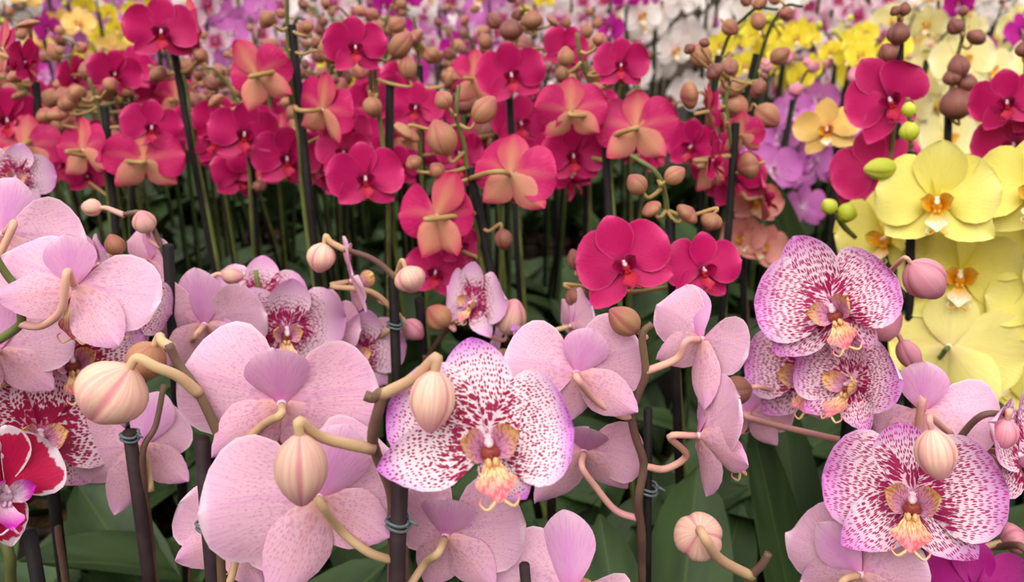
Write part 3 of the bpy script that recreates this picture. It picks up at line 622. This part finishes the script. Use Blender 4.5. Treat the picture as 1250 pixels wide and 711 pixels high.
p = Plant('spotted_pink_orchid', 'pink orchid with finely dashed blooms facing three ways in front of yellow flowers', .50, 'dash', ((1038, 490), (1031, 570)), sr=.0046, stakemat='stake_black', stalk='stalk_pink')
p.stem([(1088, 332, .03), (1070, 380, .03), (1062, 410, .02), (1056, 430, .015), (1042, 480, .01), (1036, 560, .006)], .002, .003, 'stem_brown')
p.flower(1016, 375, 176, -6, -4, -24, 0, tips=dict(d=(972, 286), pl=(925, 368), pr=(1087, 338), sl=(945, 434), sr=(1064, 440)), stalk=[(1040, 392, .02), (1062, 408, .02)])
p.flower(984, 452, 168, -16, -6, -14, .025, tips=dict(d=(985, 390), pl=(909, 446), pr=(1050, 430), sl=(925, 508), sr=(1010, 510)), stalk=[(1010, 458, .04), (1050, 442, .015)])
p.flower(1043, 466, 152, -38, -2, 10, -.02, stalk=[(1052, 450, .0), (1056, 432, .012)], open_=20)
p.bud(1112, 322, 1148, 362, 50, .0, 0, stalk=[(1097, 321, .01), (1087, 331, .03)], mat='bud_rose', sr=.0018)
p.bud(1062, 412, 1100, 382, 38, .02, 10, stalk=[(1058, 424, .015)], mat='bud_rose')
p.bud(1072, 372, 1098, 362, 26, .03, 0, stalk=[(1070, 380, .03)], mat='bud_rose')
p.bud(1100, 416, 1120, 452, 28, .02, 0, stalk=[(1080, 400, .02)], mat='bud_rose')
p.bud(918, 474, 878, 480, 36, .02, 0, stalk=[(960, 480, .03), (1040, 490, .01)], mat='bud_brown')
p.flower(915, 505, 100, 170, 10, 8, .06, stalk=[(950, 520, .05), (1036, 540, .01)])
p.leaf(985, 492, 70, .08, 2); p.leaf(945, 525, 66, .04, 3)

p = Plant('spotted_pink_orchid', 'pink orchid with one symmetrical dashed bloom under a blush bud, mauve backs above it', .405, 'dash', ((1120, 640), (1122, 711)), sr=.004, stalk='stalk_pink')
p.stem([(1232, 506, .02), (1198, 508, .02), (1170, 538, .03), (1140, 590, .03), (1126, 680, .012)], .002, .003, 'stem_brown')
p.flower(1114, 606, 212, 0, -4, 2, 0, tips=dict(d=(1098, 517), pl=(1010, 592), pr=(1214, 588), sl=(1034, 674), sr=(1184, 672)), stalk=[(1124, 640, .02)])
p.bud(1137, 524, 1148, 586, 49, -.02, 20, stalk=[(1140, 512, 0), (1160, 530, .025)], mat='bud_pink')
p.flower(1127, 503, 178, 178, -20, 2, .05, tips=dict(d=(1127, 466), pl=(1086, 545), pr=(1208, 512), sl=(1090, 560), sr=(1186, 560)), stalk=[(1120, 545, .045), (1136, 600, .03)])
p.flower(1243, 556, 165, 74, -2, 12, .02, stalk=[(1220, 570, .03), (1160, 560, .03)])
p.bud(1230, 512, 1222, 549, 32, .01, 0, stalk=[(1230, 506, .018)], mat='bud_rose')

p = Plant('magenta_orchid', 'vivid magenta orchid peeping out under a dashed pink bloom, with a dull rose bud', .375, 'purp', ((1262, 690), (1262, 711)))
p.stem([(1180, 678, .04), (1216, 668, .04), (1262, 690, .01)], .002, .003)
p.flower(1192, 722, 134, -4, 4, -4, .02, stalk=[(1230, 740, .03)])
p.bud(1222, 662, 1252, 652, 40, .04, 0, stalk=[(1190, 672, .04)], mat='bud_rose')

# ================================================================== yellow orchids
p = Plant('yellow_orchid', 'clear yellow orchid with orange lips, blooms stacked one above the other and lime buds', .70, 'yel', ((1113, 186), (1112, 420)), stakemat='stake_black', bud='bud_lime', stalk='stem_green', stem='stem_green', sr=.004)
p.stem([(1108, 120, .0), (1112, 170, .01), (1108, 210, .01), (1110, 300, .01), (1114, 400, .01)], .0018, .003, 'stem_green')
p.flower(1144, 244, 146, 0, -4, 0, -.03, tips=dict(d=(1150, 170), pl=(1075, 226), pr=(1211, 232), sl=(1085, 284), sr=(1205, 292)), stalk=[(1130, 255, .0), (1110, 262, .01)])
p.flower(1172, 333, 150, 2, -8, 4, -.01, tips=dict(d=(1172, 262), pl=(1106, 310), pr=(1241, 338), sl=(1115, 385), sr=(1205, 396)), stalk=[(1150, 345, .01), (1111, 340, .01)])
p.flower(1158, 424, 162, 176, 4, 6, -.04, tips=dict(d=(1162, 354), pl=(1088, 420), pr=(1240, 440), sl=(1110, 480), sr=(1210, 490)), stalk=[(1140, 440, -.02), (1114, 420, .01)])
p.flower(1084, 290, 130, -30, 4, -6, .04, stalk=[(1110, 300, .01)])
p.flower(1216, 452, 130, 20, 0, 10, .03, stalk=[(1160, 440, .02)])
p.bud(1094, 205, 1054, 207, 28, -.01, 0, stalk=[(1108, 208, .01)])
p.bud(1112, 172, 1108, 148, 24, 0, 0, stalk=[(1112, 176, .01)])
p.bud(1111, 143, 1108, 124, 17, 0, 0, stalk=[(1111, 150, .01)])
p.bud(1022, 258, 1046, 263, 25, .02, 0, stalk=[(1030, 275, .03), (1044, 290, .04)]); p.bud(1018, 260, 1006, 244, 20, .02, 0, stalk=[(1030, 278, .03), (1044, 290, .04)])

p = Plant('yellow_orchid', 'clear yellow orchid with big blooms next to dark crimson flowers', .66, 'yel', ((1272, 180), (1275, 500)), bud='bud_lime', stalk='stem_green', stem='stem_green', stakemat='stake_black')
p.stem([(1268, 190, .02), (1272, 300, .02), (1276, 420, .02)], .002, .003, 'stem_green')
p.flower(1266, 232, 140, -6, -2, 4, -.02, stalk=[(1272, 250, .02)]); p.flower(1278, 310, 140, -10, -4, 0, 0, stalk=[(1272, 320, .02)]); p.flower(1282, 372, 136, -8, -4, 0, -.02, stalk=[(1276, 390, .02)])

p = Plant('peach_yellow_orchid', 'peach-yellow orchid with one open flat bloom beside crimson flowers', .95, 'peach', ((1022, 168), (1020, 260)), stakemat='stake_black', stalk='stem_green', stem='stem_green')
p.stem([(1018, 130, .01), (1021, 200, .01)], .0016, .0026); p.flower(1010, 157, 78, -8, -4, -4, -.02, stalk=[(1020, 170, .01)])
p.leaf(975, 222, 60, -.05, 1)

p = Plant('salmon_orchid', 'salmon pink orchid with ruffled blooms overlapping down one stem by a black stake', .95, 'salmon', ((905, 215), (908, 330)), stakemat='stake_black')
p.stem([(905, 210, .01), (908, 300, .01)], .0016, .0026)
for x, y, a in ((922, 246, 10), (908, 290, -10), (928, 300, 20)): p.flower(x, y, 66, a, -6, a, -.02, stalk=[(910, y + 5, .01)], open_=22)

# ================================================================== crimson row, first ranks
CR = dict(stakemat='stake_black', stalk='stalk_peach', stem='stem_green', bud='bud_tan', leaves=4)
def crimson(label, Y, stake, stem, flowers, buds=(), name='crimson_orchid', **k):
    q = Plant(name, label, Y, 'crim', stake, **{**CR, **k})
    q.stem(stem, .0019, .0029)
    pts = [q.p(a) for a in stem]
    def near(pos):
        c = [a.lerp(b, t) for a, b in zip(pts, pts[1:]) for t in (0, .33, .66, 1)]
        return min(c, key=lambda w: (w - pos).length + max(0, w.z - pos.z) * .5)
    for f in flowers:
        x, y, w, yaw, pit, lean = f[:6]; dy = f[6] if len(f) > 6 else -.02
        pos = at(x, y, Y + dy); size = w * vdepth(pos) / FPX; n = near(pos); m = q.rot(pos, yaw, pit, lean)
        q.flower(x, y, w, yaw, pit, lean, dy, tips=f[7] if len(f) > 7 else None, stalk=[pos + (m @ Vector((0, 0, -1))) * size * .25 + (n - pos) * .3, n])
    for b in buds:
        x0, y0, x1, y1, w = b[:5]; pb = at(x0, y0, Y - .01); n = near(pb); mat = b[5] if len(b) > 5 else None
        q.bud(x0, y0, x1, y1, w, -.01, 0, stalk=[pb.lerp(n, .55) - Vector((0, 0, .004)), n], mat=mat, sr=.0018)
    return q
crimson('crimson orchid with peach-backed blooms either side of a black stake and a fat tan bud', .80, ((356, 30), (383, 290)), [(350, -20), (352, 60), (360, 130), (366, 180), (372, 260, .008)],
    [(313, 92, 92, 160, 6, -8, -.02, dict(d=(288, 52), pl=(276, 92), pr=(354, 70), sl=(302, 136), sr=(356, 112))), (394, 134, 96, 128, 6, 16), (420, 160, 70, 30, 0, 10, .03)], [(388, 62, 424, 60, 34), (334, 30, 318, 16, 24), (378, 40, 372, 24, 16)])
crimson('crimson orchid with one rounded bloom at its tip over a leaning black stake', .86, ((212, 60), (246, 240)), [(208, 62), (226, 100), (232, 140), (240, 190), (250, 240)],
    [(197, 38, 86, -4, 0, -4), (228, 36, 80, 110, 0, 10, .01), (268, 150, 70, 24, -4, 6, .01)], [(186, 84, 200, 98, 24), (240, 74, 250, 60, 20), (206, 56, 196, 50, 16)])
crimson('crimson orchid with a face-on bloom directly above a pair of peach sepals', .84, ((128, 130), (138, 250)), [(108, 95), (120, 130), (128, 170), (132, 240)],
    [(185, 155, 70, 2, -4, 2), (176, 197, 92, 176, 4, -2, -.03), (101, 184, 86, 124, 6, -6), (105, 215, 50, 20, 0, 0, .03)], [(74, 148, 68, 130, 26), (100, 120, 84, 108, 22), (88, 135, 76, 116, 24), (130, 110, 140, 96, 18)])
crimson('crimson orchid with a wide face-on bloom flanked by a second one, near peach-backed flowers', .84, ((306, 190), (312, 300)), [(290, 120), (298, 150), (304, 200), (308, 280)],
    [(298, 163, 84, 4, -4, 4), (350, 193, 84, 6, -4, -2, -.01), (384, 198, 84, 20, 0, 10, .01), (262, 170, 70, -30, 0, -10, .02)], [(318, 220, 316, 236, 18, 'bud_brown'), (268, 128, 258, 118, 22)])
crimson('crimson orchid with a large ruffled face-on bloom below a thin stake and round tan buds', .78, ((476, 100), (474, 240)), [(468, 50), (458, 80), (462, 130), (470, 200), (474, 250)],
    [(446, 217, 92, 2, -6, -6), (434, 57, 76, 0, -2, -4), (420, 186, 70, -10, 0, 0, .02)], [(452, 118, 457, 144, 25), (446, 60, 440, 74, 18, 'bud_brown'), (500, 98, 496, 66, 22), (478, 68, 502, 40, 26)])
crimson('crimson orchid with peach sepals outermost, two big half-turned blooms on an arching green stem', .70, ((574, 205), (600, 330)), [(560, 104, .01), (557, 140), (566, 175), (570, 205), (580, 245), (586, 290), (590, 330, .006)],
    [(623, 213, 122, 158, -6, -8, -.03, dict(d=(626, 164), pl=(572, 194), pr=(683, 216), sl=(584, 246), sr=(668, 254))), (533, 264, 118, 150, 8, 24, -.02, dict(d=(562, 211), pl=(474, 262), pr=(578, 262), sl=(508, 316), sr=(560, 312))), (532, 332, 78, -6, -6, 8, .02), (560, 300, 60, 40, 0, 0, .03)],
    [(580, 150, 604, 118, 30), (548, 190, 530, 146, 38), (500, 156, 492, 168, 38), (510, 206, 500, 190, 22), (540, 215, 526, 200, 20), (612, 280, 618, 306, 24, 'bud_brown'), (548, 132, 534, 112, 24)])
crimson('crimson orchid with a large tilted bloom right behind the pink flowers, buds drooping above it', .62, ((818, 268), (822, 360)), [(770, 190, .02), (800, 210, .01), (812, 240, .01), (816, 290, .012), (820, 350, .012)],
    [(762, 321, 124, 2, -2, -22, -.03, dict(d=(740, 263), pl=(703, 322), pr=(814, 288), sl=(722, 378), sr=(823, 336))), (857, 328, 96, 26, -4, -2, -.02)],
    [(786, 236, 768, 214, 26), (800, 262, 790, 248, 26), (832, 268, 846, 254, 32), (872, 260, 864, 282, 28), (812, 222, 836, 206, 24), (706, 330, 698, 304, 20, 'bud_brown'), (696, 352, 712, 372, 30, 'bud_brown')])
crimson('crimson orchid with two peach-backed blooms side by side on a slanting green stem', .78, ((736, 120), (746, 290)), [(704, 40), (710, 75), (728, 124), (738, 170), (748, 250)],
    [(697, 137, 88, 176, 8, -2), (777, 158, 100, 180, -4, 0, -.02), (700, 190, 80, 4, -4, 0, .02), (758, 79, 68, 4, 0, 4)],
    [(692, 82, 690, 56, 22), (752, 98, 770, 86, 26), (745, 84, 766, 72, 22), (728, 56, 736, 40, 20)])
crimson('crimson orchid with one big bright bloom opposite a brown-red opening bud, on a short stake', .90, ((622, 120), (630, 260)), [(640, 20), (628, 60), (624, 110), (628, 200)],
    [(624, 91, 84, 4, -2, -10), (690, 60, 60, 20, 0, 20, .02), (664, 190, 60, -10, 0, 0, .03)], [(626, 50, 622, 22, 30, 'bud_brown'), (652, 36, 648, 12, 26), (672, 30, 678, 22, 18), (596, 60, 588, 40, 18)])
crimson('crimson orchid with a half-hidden bloom behind round tan buds', .92, ((512, 80), (516, 260)), [(505, 20), (510, 60), (512, 130), (515, 220)],
    [(508, 131, 66, -10, 0, 6), (560, 186, 60, 10, 0, 0, .02)], [(512, 52, 500, 40, 28), (520, 60, 534, 76, 22), (556, 96, 540, 94, 26), (548, 100, 552, 86, 22)])
crimson('crimson orchid mostly in bud, with folded side-on blooms along a dark stem against yellow flowers', .80, ((898, 150), (886, 330)), [(892, 96, .01), (886, 130), (894, 190), (890, 250), (887, 320)],
    [(866, 136, 72, 100, 8, 10), (868, 196, 80, 84, 0, 12), (905, 165, 60, 150, 0, 0, .02)],
    [(926, 200, 900, 206, 34), (845, 65, 838, 54, 15, 'bud_brown'), (858, 58, 862, 46, 14, 'bud_brown'), (878, 94, 866, 80, 24, 'bud_brown'), (890, 92, 892, 80, 14, 'bud_brown'), (918, 104, 934, 112, 26, 'bud_brown'), (852, 114, 830, 118, 36), (930, 96, 936, 90, 10, 'bud_brown'), (886, 150, 878, 150, 26)])
crimson('crimson orchid with a steeply tilted bloom under two brown buds, beside yellow flowers', .78, ((1098, 48), (1092, 260)), [(1100, 10, .01), (1097, 50), (1096, 120), (1086, 200), (1084, 260)],
    [(1086, 121, 104, 2, -2, -18, -.02, dict(d=(1054, 70), pl=(1034, 130), pr=(1118, 86), sl=(1060, 174), sr=(1114, 150))), (1070, 206, 104, 10, 0, -20, 0), (1055, 240, 70, 30, 0, 0, .02)],
    [(1096, 55, 1098, 26, 28, 'bud_brown'), (1090, 74, 1078, 54, 24, 'bud_brown'), (1102, 20, 1106, 2, 16, 'bud_brown'), (1096, 18, 1090, 8, 14, 'bud_brown')])
crimson('orchid still in bud, round brown buds up a thin dark stem before cream flowers', .90, ((1158, 130), (1156, 250)), [(1174, 8, .01), (1176, 40), (1166, 80), (1158, 140), (1157, 220)],
    [], [(1170, 146, 1166, 106, 40, 'bud_brown'), (1172, 96, 1168, 66, 26, 'bud_brown'), (1164, 104, 1160, 84, 22, 'bud_brown'), (1186, 54, 1198, 36, 24, 'bud_brown'), (1176, 20, 1176, 6, 12, 'bud_brown'), (1172, 40, 1160, 24, 20, 'bud_brown'), (1178, 112, 1184, 90, 24, 'bud_brown')], name='budding_orchid')
crimson('dark crimson orchid with two blooms one above the other beside big yellow flowers', .80, ((1256, 60), (1254, 240)), [(1250, 40), (1254, 100), (1254, 200)],
    [(1230, 124, 84, -6, -2, -6), (1238, 176, 92, -8, -2, -4, -.01), (1268, 130, 80, 0, 0, 0)], [(1250, 70, 1250, 50, 20, 'bud_brown')])
crimson('crimson orchid with broad blooms and a peach back just above a pale dotted bloom', .86, ((44, 100), (52, 260)), [(36, 20), (40, 80), (46, 140), (50, 220)],
    [(8, 146, 84, 6, -2, 0), (30, 180, 86, 170, 0, 0, -.03), (30, 76, 66, 60, 0, 4), (4, 60, 80, 100, 0, 4, .02)], [(36, 34, 32, 24, 28), (24, 100, 14, 86, 22), (60, 150, 50, 132, 22), (20, 112, 26, 122, 18)])
crimson('crimson orchid with a small slanting bloom above crowded tan buds', .98, ((158, 70), (160, 250)), [(128, 80), (148, 110), (156, 150), (158, 230)],
    [(140, 90, 62, 4, 0, 6), (90, 95, 60, 60, 0, -10, .02)], [(112, 100, 104, 74, 24), (122, 92, 118, 70, 24), (140, 118, 134, 96, 24), (84, 128, 74, 106, 26), (96, 124, 90, 102, 24), (156, 120, 150, 104, 20)])

# ================================================================== crimson row, further ranks
rg = random.Random(11)
def spray(name, label, group, var, pot, h, nfl, size, simple, nb, budm, stalkm, stemm, seed, back=.35, leaves=4, sway=.03, spacing=.045, face=25, leafL=(.15, .22), zmin=0, spikes=1):
    r = random.Random(seed); foot = Vector((pot[0], pot[1], BENCH + .095)); lean = Vector((r.uniform(-.03, .03), r.uniform(-.04, .01), 0))
    top = Vector((pot[0], pot[1], BENCH + h - .05)) + lean
    q = Plant(name, label, pot[1], var, pot=pot, top=top, group=group, stakemat='stake_black', leaves=leaves, seed=seed, stalk=stalkm, bud=budm, stem=stemm, sr=.0034, leafL=leafL)
    for sp in range(spikes):
        if sp:
            top = Vector((pot[0] + r.uniform(-.05, .05), pot[1] + r.uniform(-.05, .02), BENCH + h * r.uniform(.86, 1.03) - .05)); f0 = foot + Vector((r.choice((-.02, .02)), .012, 0))
            mb = MB(); tube(mb, [f0 - Vector((0, 0, .03)), top], (.0034, .0034), 8, 1); add('stake', mb.mesh('stake', ('stake_black',)), q.root)
        else: f0 = foot
        sg = r.choice((-1, 1)); tip = top + Vector((sg * r.uniform(.02, .06), -r.uniform(.0, .05), .05))
        pts = [tip, tip.lerp(top, .5) + Vector((0, 0, .02)), top + Vector((0, -.007, -.02)), f0.lerp(top, .5) + Vector((.006, -.007, 0)), f0 + Vector((.008, -.006, -.01))]
        q.line('flower_stem', pts, .0014, .0028, stemm, sub=6)
        P = smooth(pts, 14); acc = 0; k = 0; nodes = []; last = P[0]
        for a in P:
            acc += (a - last).length; last = a
            need = .018 if k < nb else spacing
            if acc >= need and len(nodes) < nb + nfl and a.z > zmin: nodes.append(a); acc = 0; k += 1
        for i, nd in enumerate(nodes):
            s = 1 if (i % 2) else -1
            if i < nb:
                b = nd + Vector((s * (.004 if simple else r.uniform(.006, .014)), -r.uniform(0, .012), r.uniform(.0, .012))); w = .012 + .016 * i / max(1, nb) * r.uniform(.8, 1.2)
                q.bud3(b, b + Vector((s * r.uniform(-.3, .8), -r.uniform(-.3, .6), r.uniform(-.5, 1))).normalized() * w * 1.2, w, stalk=None if simple else [nd.lerp(b, .4), nd], sr=.0014)
            else:
                c = nd + Vector((s * size * r.uniform(.30, .48), -r.uniform(.012, .045), r.uniform(-.01, .015)))
                yaw = s * r.uniform(0, 40) + r.uniform(-face, face)
                if r.random() < back: yaw += r.choice((90, 150, 180, 200, 120))
                m = q.rot(c, yaw, r.uniform(-12, 10), r.uniform(-14, 14))
                q.flower3(c, size * r.uniform(.9, 1.08), m, simple=simple, stalk=None if simple else [nd.lerp(c, .4), nd])
    return q
spots = []
for iy in range(6):
    y = .95 + iy * .10
    half = .70 * y + .06
    n = int(2 * half / .118)
    for ix in range(n + 1):
        x = -half + (ix + .5 * (iy % 2)) * .118 + rg.uniform(-.01, .01)
        if x > (.30 if y < 1.0 else .17) * y: continue         # the right-hand side holds yellow and cream orchids
        spots.append((x, y + rg.uniform(-.01, .01)))
FRONT = [(30, 'the broad blooms next to a pale dotted flower'), (150, 'the face-on bloom above peach sepals'), (212, 'the leaning stake with one rounded bloom'), (310, 'the wide bloom flanked by a second'),
         (370, 'the black stake with a fat tan bud'), (450, 'the large ruffled bloom'), (508, 'the half-hidden bloom behind tan buds'), (575, 'the two big half-turned blooms'), (625, 'the bright bloom opposite a brown-red bud'), (740, 'the two peach-backed blooms side by side'), (860, 'the drooping buds over a tilted bloom')]
nC = 0
for x, y in spots:
    if any(math.hypot(x - a, y - b) < .094 for a, b in POTS): continue
    POTS.append((x, y)); nC += 1
    fx = 625 + 981 * x / y * .98; fp = min(FRONT, key=lambda q: abs(q[0] - fx))[1]
    spray('crimson_orchid', 'crimson orchid crowded in behind ' + fp, 'crimson orchids behind ' + fp, 'crim', (x, y), rg.uniform(.60, .70), rg.choice((2, 3, 3)), .072, False, rg.choice((4, 5, 6)), 'bud_tan' if rg.random() < .7 else 'bud_brown', 'stalk_peach', rg.choice(('stem_green', 'stem_dark')), 500 + nC, zmin=1.185, spacing=.038, spikes=2, leaves=5, leafL=(.2, .3))

# ================================================================== far rows, by colour
FAR = {
 'white': ('white_orchid', 'white orchid in the far rows behind the coloured ones', 'white orchids in the far rows', 'bud_pink', .10),
 'wpink': ('pink_hearted_orchid', 'pale orchid with small pink-hearted blooms packed along upright stems in the far rows', 'pink-hearted orchids in the far rows', 'bud_rose', .066),
 'lilac': ('lilac_orchid', 'lilac orchid in the far rows behind the crimson ones', 'lilac orchids in the far rows', 'bud_rose', .088),
 'mag': ('magenta_orchid', 'bright magenta orchid standing among pale orchids behind the crimson ones', 'magenta orchids in the far rows', 'bud_brown', .075),
 'canary': ('canary_orchid', 'bright canary yellow orchid with small blooms behind the crimson ones', 'canary yellow orchids in the far rows', 'bud_lime', .053),
 'cream': ('cream_orchid', 'pale cream yellow orchid in the bank behind the budding brown stems', 'cream yellow orchids behind', 'bud_pink', .10),
 'peach': ('orange_yellow_orchid', 'orange-yellow orchid behind the crimson ones', 'orange-yellow orchids in the far rows', 'bud_tan', .08),
}
def far(var, px, py, Y, nfl=6, nb=3, by=None):
    """a plant whose topmost flower shows at this place"""
    c = at(px, py, Y); name, lab, grp, budm, size = FAR[var]
    if by: lab = KIND[var] + ' ' + by; grp = lab
    pot = free_spot([(c.x + dx, Y + dy) for dx, dy in ((0, 0), (.03, .03), (-.03, .04), (.04, -.04), (-.04, -.03), (0, .09), (0, -.09), (.08, .04), (-.08, .02))])
    hh = max(.34, min(.95, c.z - BENCH + .085))
    spray(name, lab, grp, var, pot, hh, nfl, size, True, nb, budm, 'stem_green', 'stem_dark', int(px * 31 + py * 7 + Y * 100), back=.12, leaves=3, spacing=size * .55, zmin=1.17 if Y > 1.8 else 1.1, leafL=(.2, .28))
r2 = random.Random(3)
KIND = {'white': 'white orchid', 'wpink': 'pale orchid with small pink-hearted blooms', 'lilac': 'lilac orchid', 'mag': 'bright magenta orchid', 'canary': 'small-flowered canary yellow orchid', 'cream': 'pale cream yellow orchid', 'peach': 'orange-yellow orchid'}
def bank(var, x0, x1, y0, y1, Y0, Y1, n, nfl=6, by=None):
    for i in range(n):
        t = (i + r2.random()) / n
        far(var, x0 + (x1 - x0) * t, r2.uniform(y0, y1), r2.uniform(Y0, Y1), nfl, by=by, nb=1 if var in ('canary', 'white', 'cream') else 3)
bank('cream', 1060, 1250, 30, 62, 1.9, 2.4, 10, 5, 'massed in front of the white ones'); bank('cream', 1040, 1260, 95, 135, 1.3, 1.7, 9, 5, 'close behind the big yellow and budding ones')
bank('canary', 850, 980, 72, 95, 1.55, 1.75, 9, 3, 'below the large white ones'); bank('canary', 960, 1060, 90, 120, 1.5, 1.7, 5, 3, 'above the flat peach-yellow bloom'); bank('canary', 95, 200, 25, 60, 1.9, 2.2, 4, 4, 'between lilac and crimson orchids')
bank('lilac', 935, 1005, 125, 160, 1.3, 1.6, 4, 3, 'close behind the peach-yellow and salmon ones'); bank('lilac', 70, 160, -5, 10, 2.1, 2.5, 6, 6, 'behind the canary and orange-yellow ones'); bank('lilac', 230, 300, 5, 30, 1.9, 2.3, 4, 6, 'behind the leaning stake with one rounded crimson bloom'); bank('lilac', 540, 620, 0, 10, 2.1, 2.5, 3, 6, 'among pink-hearted ones beyond the bright crimson bloom'); bank('lilac', 860, 920, 15, 30, 2.0, 2.4, 5, 6, 'between white and pink-hearted ones')
bank('white', 800, 900, 0, 30, 1.85, 2.1, 8, 4, 'with large blooms above the canary yellow ones'); bank('white', 1040, 1250, -8, 10, 2.2, 2.8, 9, 6, 'behind the cream yellow bank'); bank('white', 360, 620, -8, 8, 2.3, 2.9, 9, 6, 'behind magenta and pink-hearted ones'); bank('white', 620, 760, -6, 10, 2.3, 2.9, 5, 6, 'beyond the two peach-backed crimson blooms')
bank('wpink', 900, 1040, -4, 14, 1.9, 2.4, 11, 9, 'rising behind the canary yellow ones'); bank('wpink', 255, 340, 0, 12, 1.9, 2.4, 6, 9, 'beyond the fat tan bud and its stake'); bank('wpink', 370, 620, 0, 25, 1.9, 2.4, 11, 9, 'around the magenta ones behind the crimson row'); bank('wpink', 640, 760, 0, 18, 1.9, 2.4, 6, 9, 'beyond the peach-backed crimson blooms')
for x, y, Y, by in ((470, 22, 1.85, 'just beyond the large ruffled crimson one'), (565, 104, 1.5, 'low among the crimson buds'), (772, 30, 1.85, 'beside the large white ones'), (790, 10, 1.9, 'beside the large white ones'), (60, 62, 1.85, 'under the orange-yellow ones'), (1140, 8, 1.9, 'among cream and orange-yellow ones'), (1162, 48, 1.85, 'right behind the brown-budded stem'), (486, 58, 1.85, 'just beyond the large ruffled crimson one')): far('mag', x, y, Y, 1 if x in (486, 790) else 2, 1, by)
for x, y, Y, v, by in ((56, 8, 1.9, 'peach', 'beside the lilac ones'), (66, 36, 1.85, 'peach', 'above a magenta one'), (432, 92, 1.6, 'canary', 'under a crimson bloom and fat tan bud'), (740, 12, 2.0, 'canary', 'beside a bright magenta one'), (42, 70, 1.9, 'canary', 'beneath the orange-yellow ones'), (185, 100, 1.86, 'canary', 'under the rounded crimson bloom'), (632, 10, 2.0, 'canary', 'above the bright crimson bloom'), (1130, 4, 2.0, 'peach', 'beside a magenta and cream ones')): far(v, x, y, Y, 3, 2, by)
bank('white', 0, 240, -24, -8, 2.5, 3.3, 10, 6, 'at the back behind the lilac ones'); bank('white', 230, 420, -20, -4, 2.3, 2.8, 8, 6, 'at the back beyond the first pink-hearted ones'); bank('wpink', 240, 700, -24, -6, 2.5, 3.3, 18, 7, 'at the very back among white ones'); bank('white', 560, 1020, -26, -8, 2.5, 3.3, 14, 6, 'at the very back above the large white and magenta ones'); bank('white', 1000, 1260, -30, -14, 2.6, 3.3, 9, 6, 'at the very back near the dark wall')
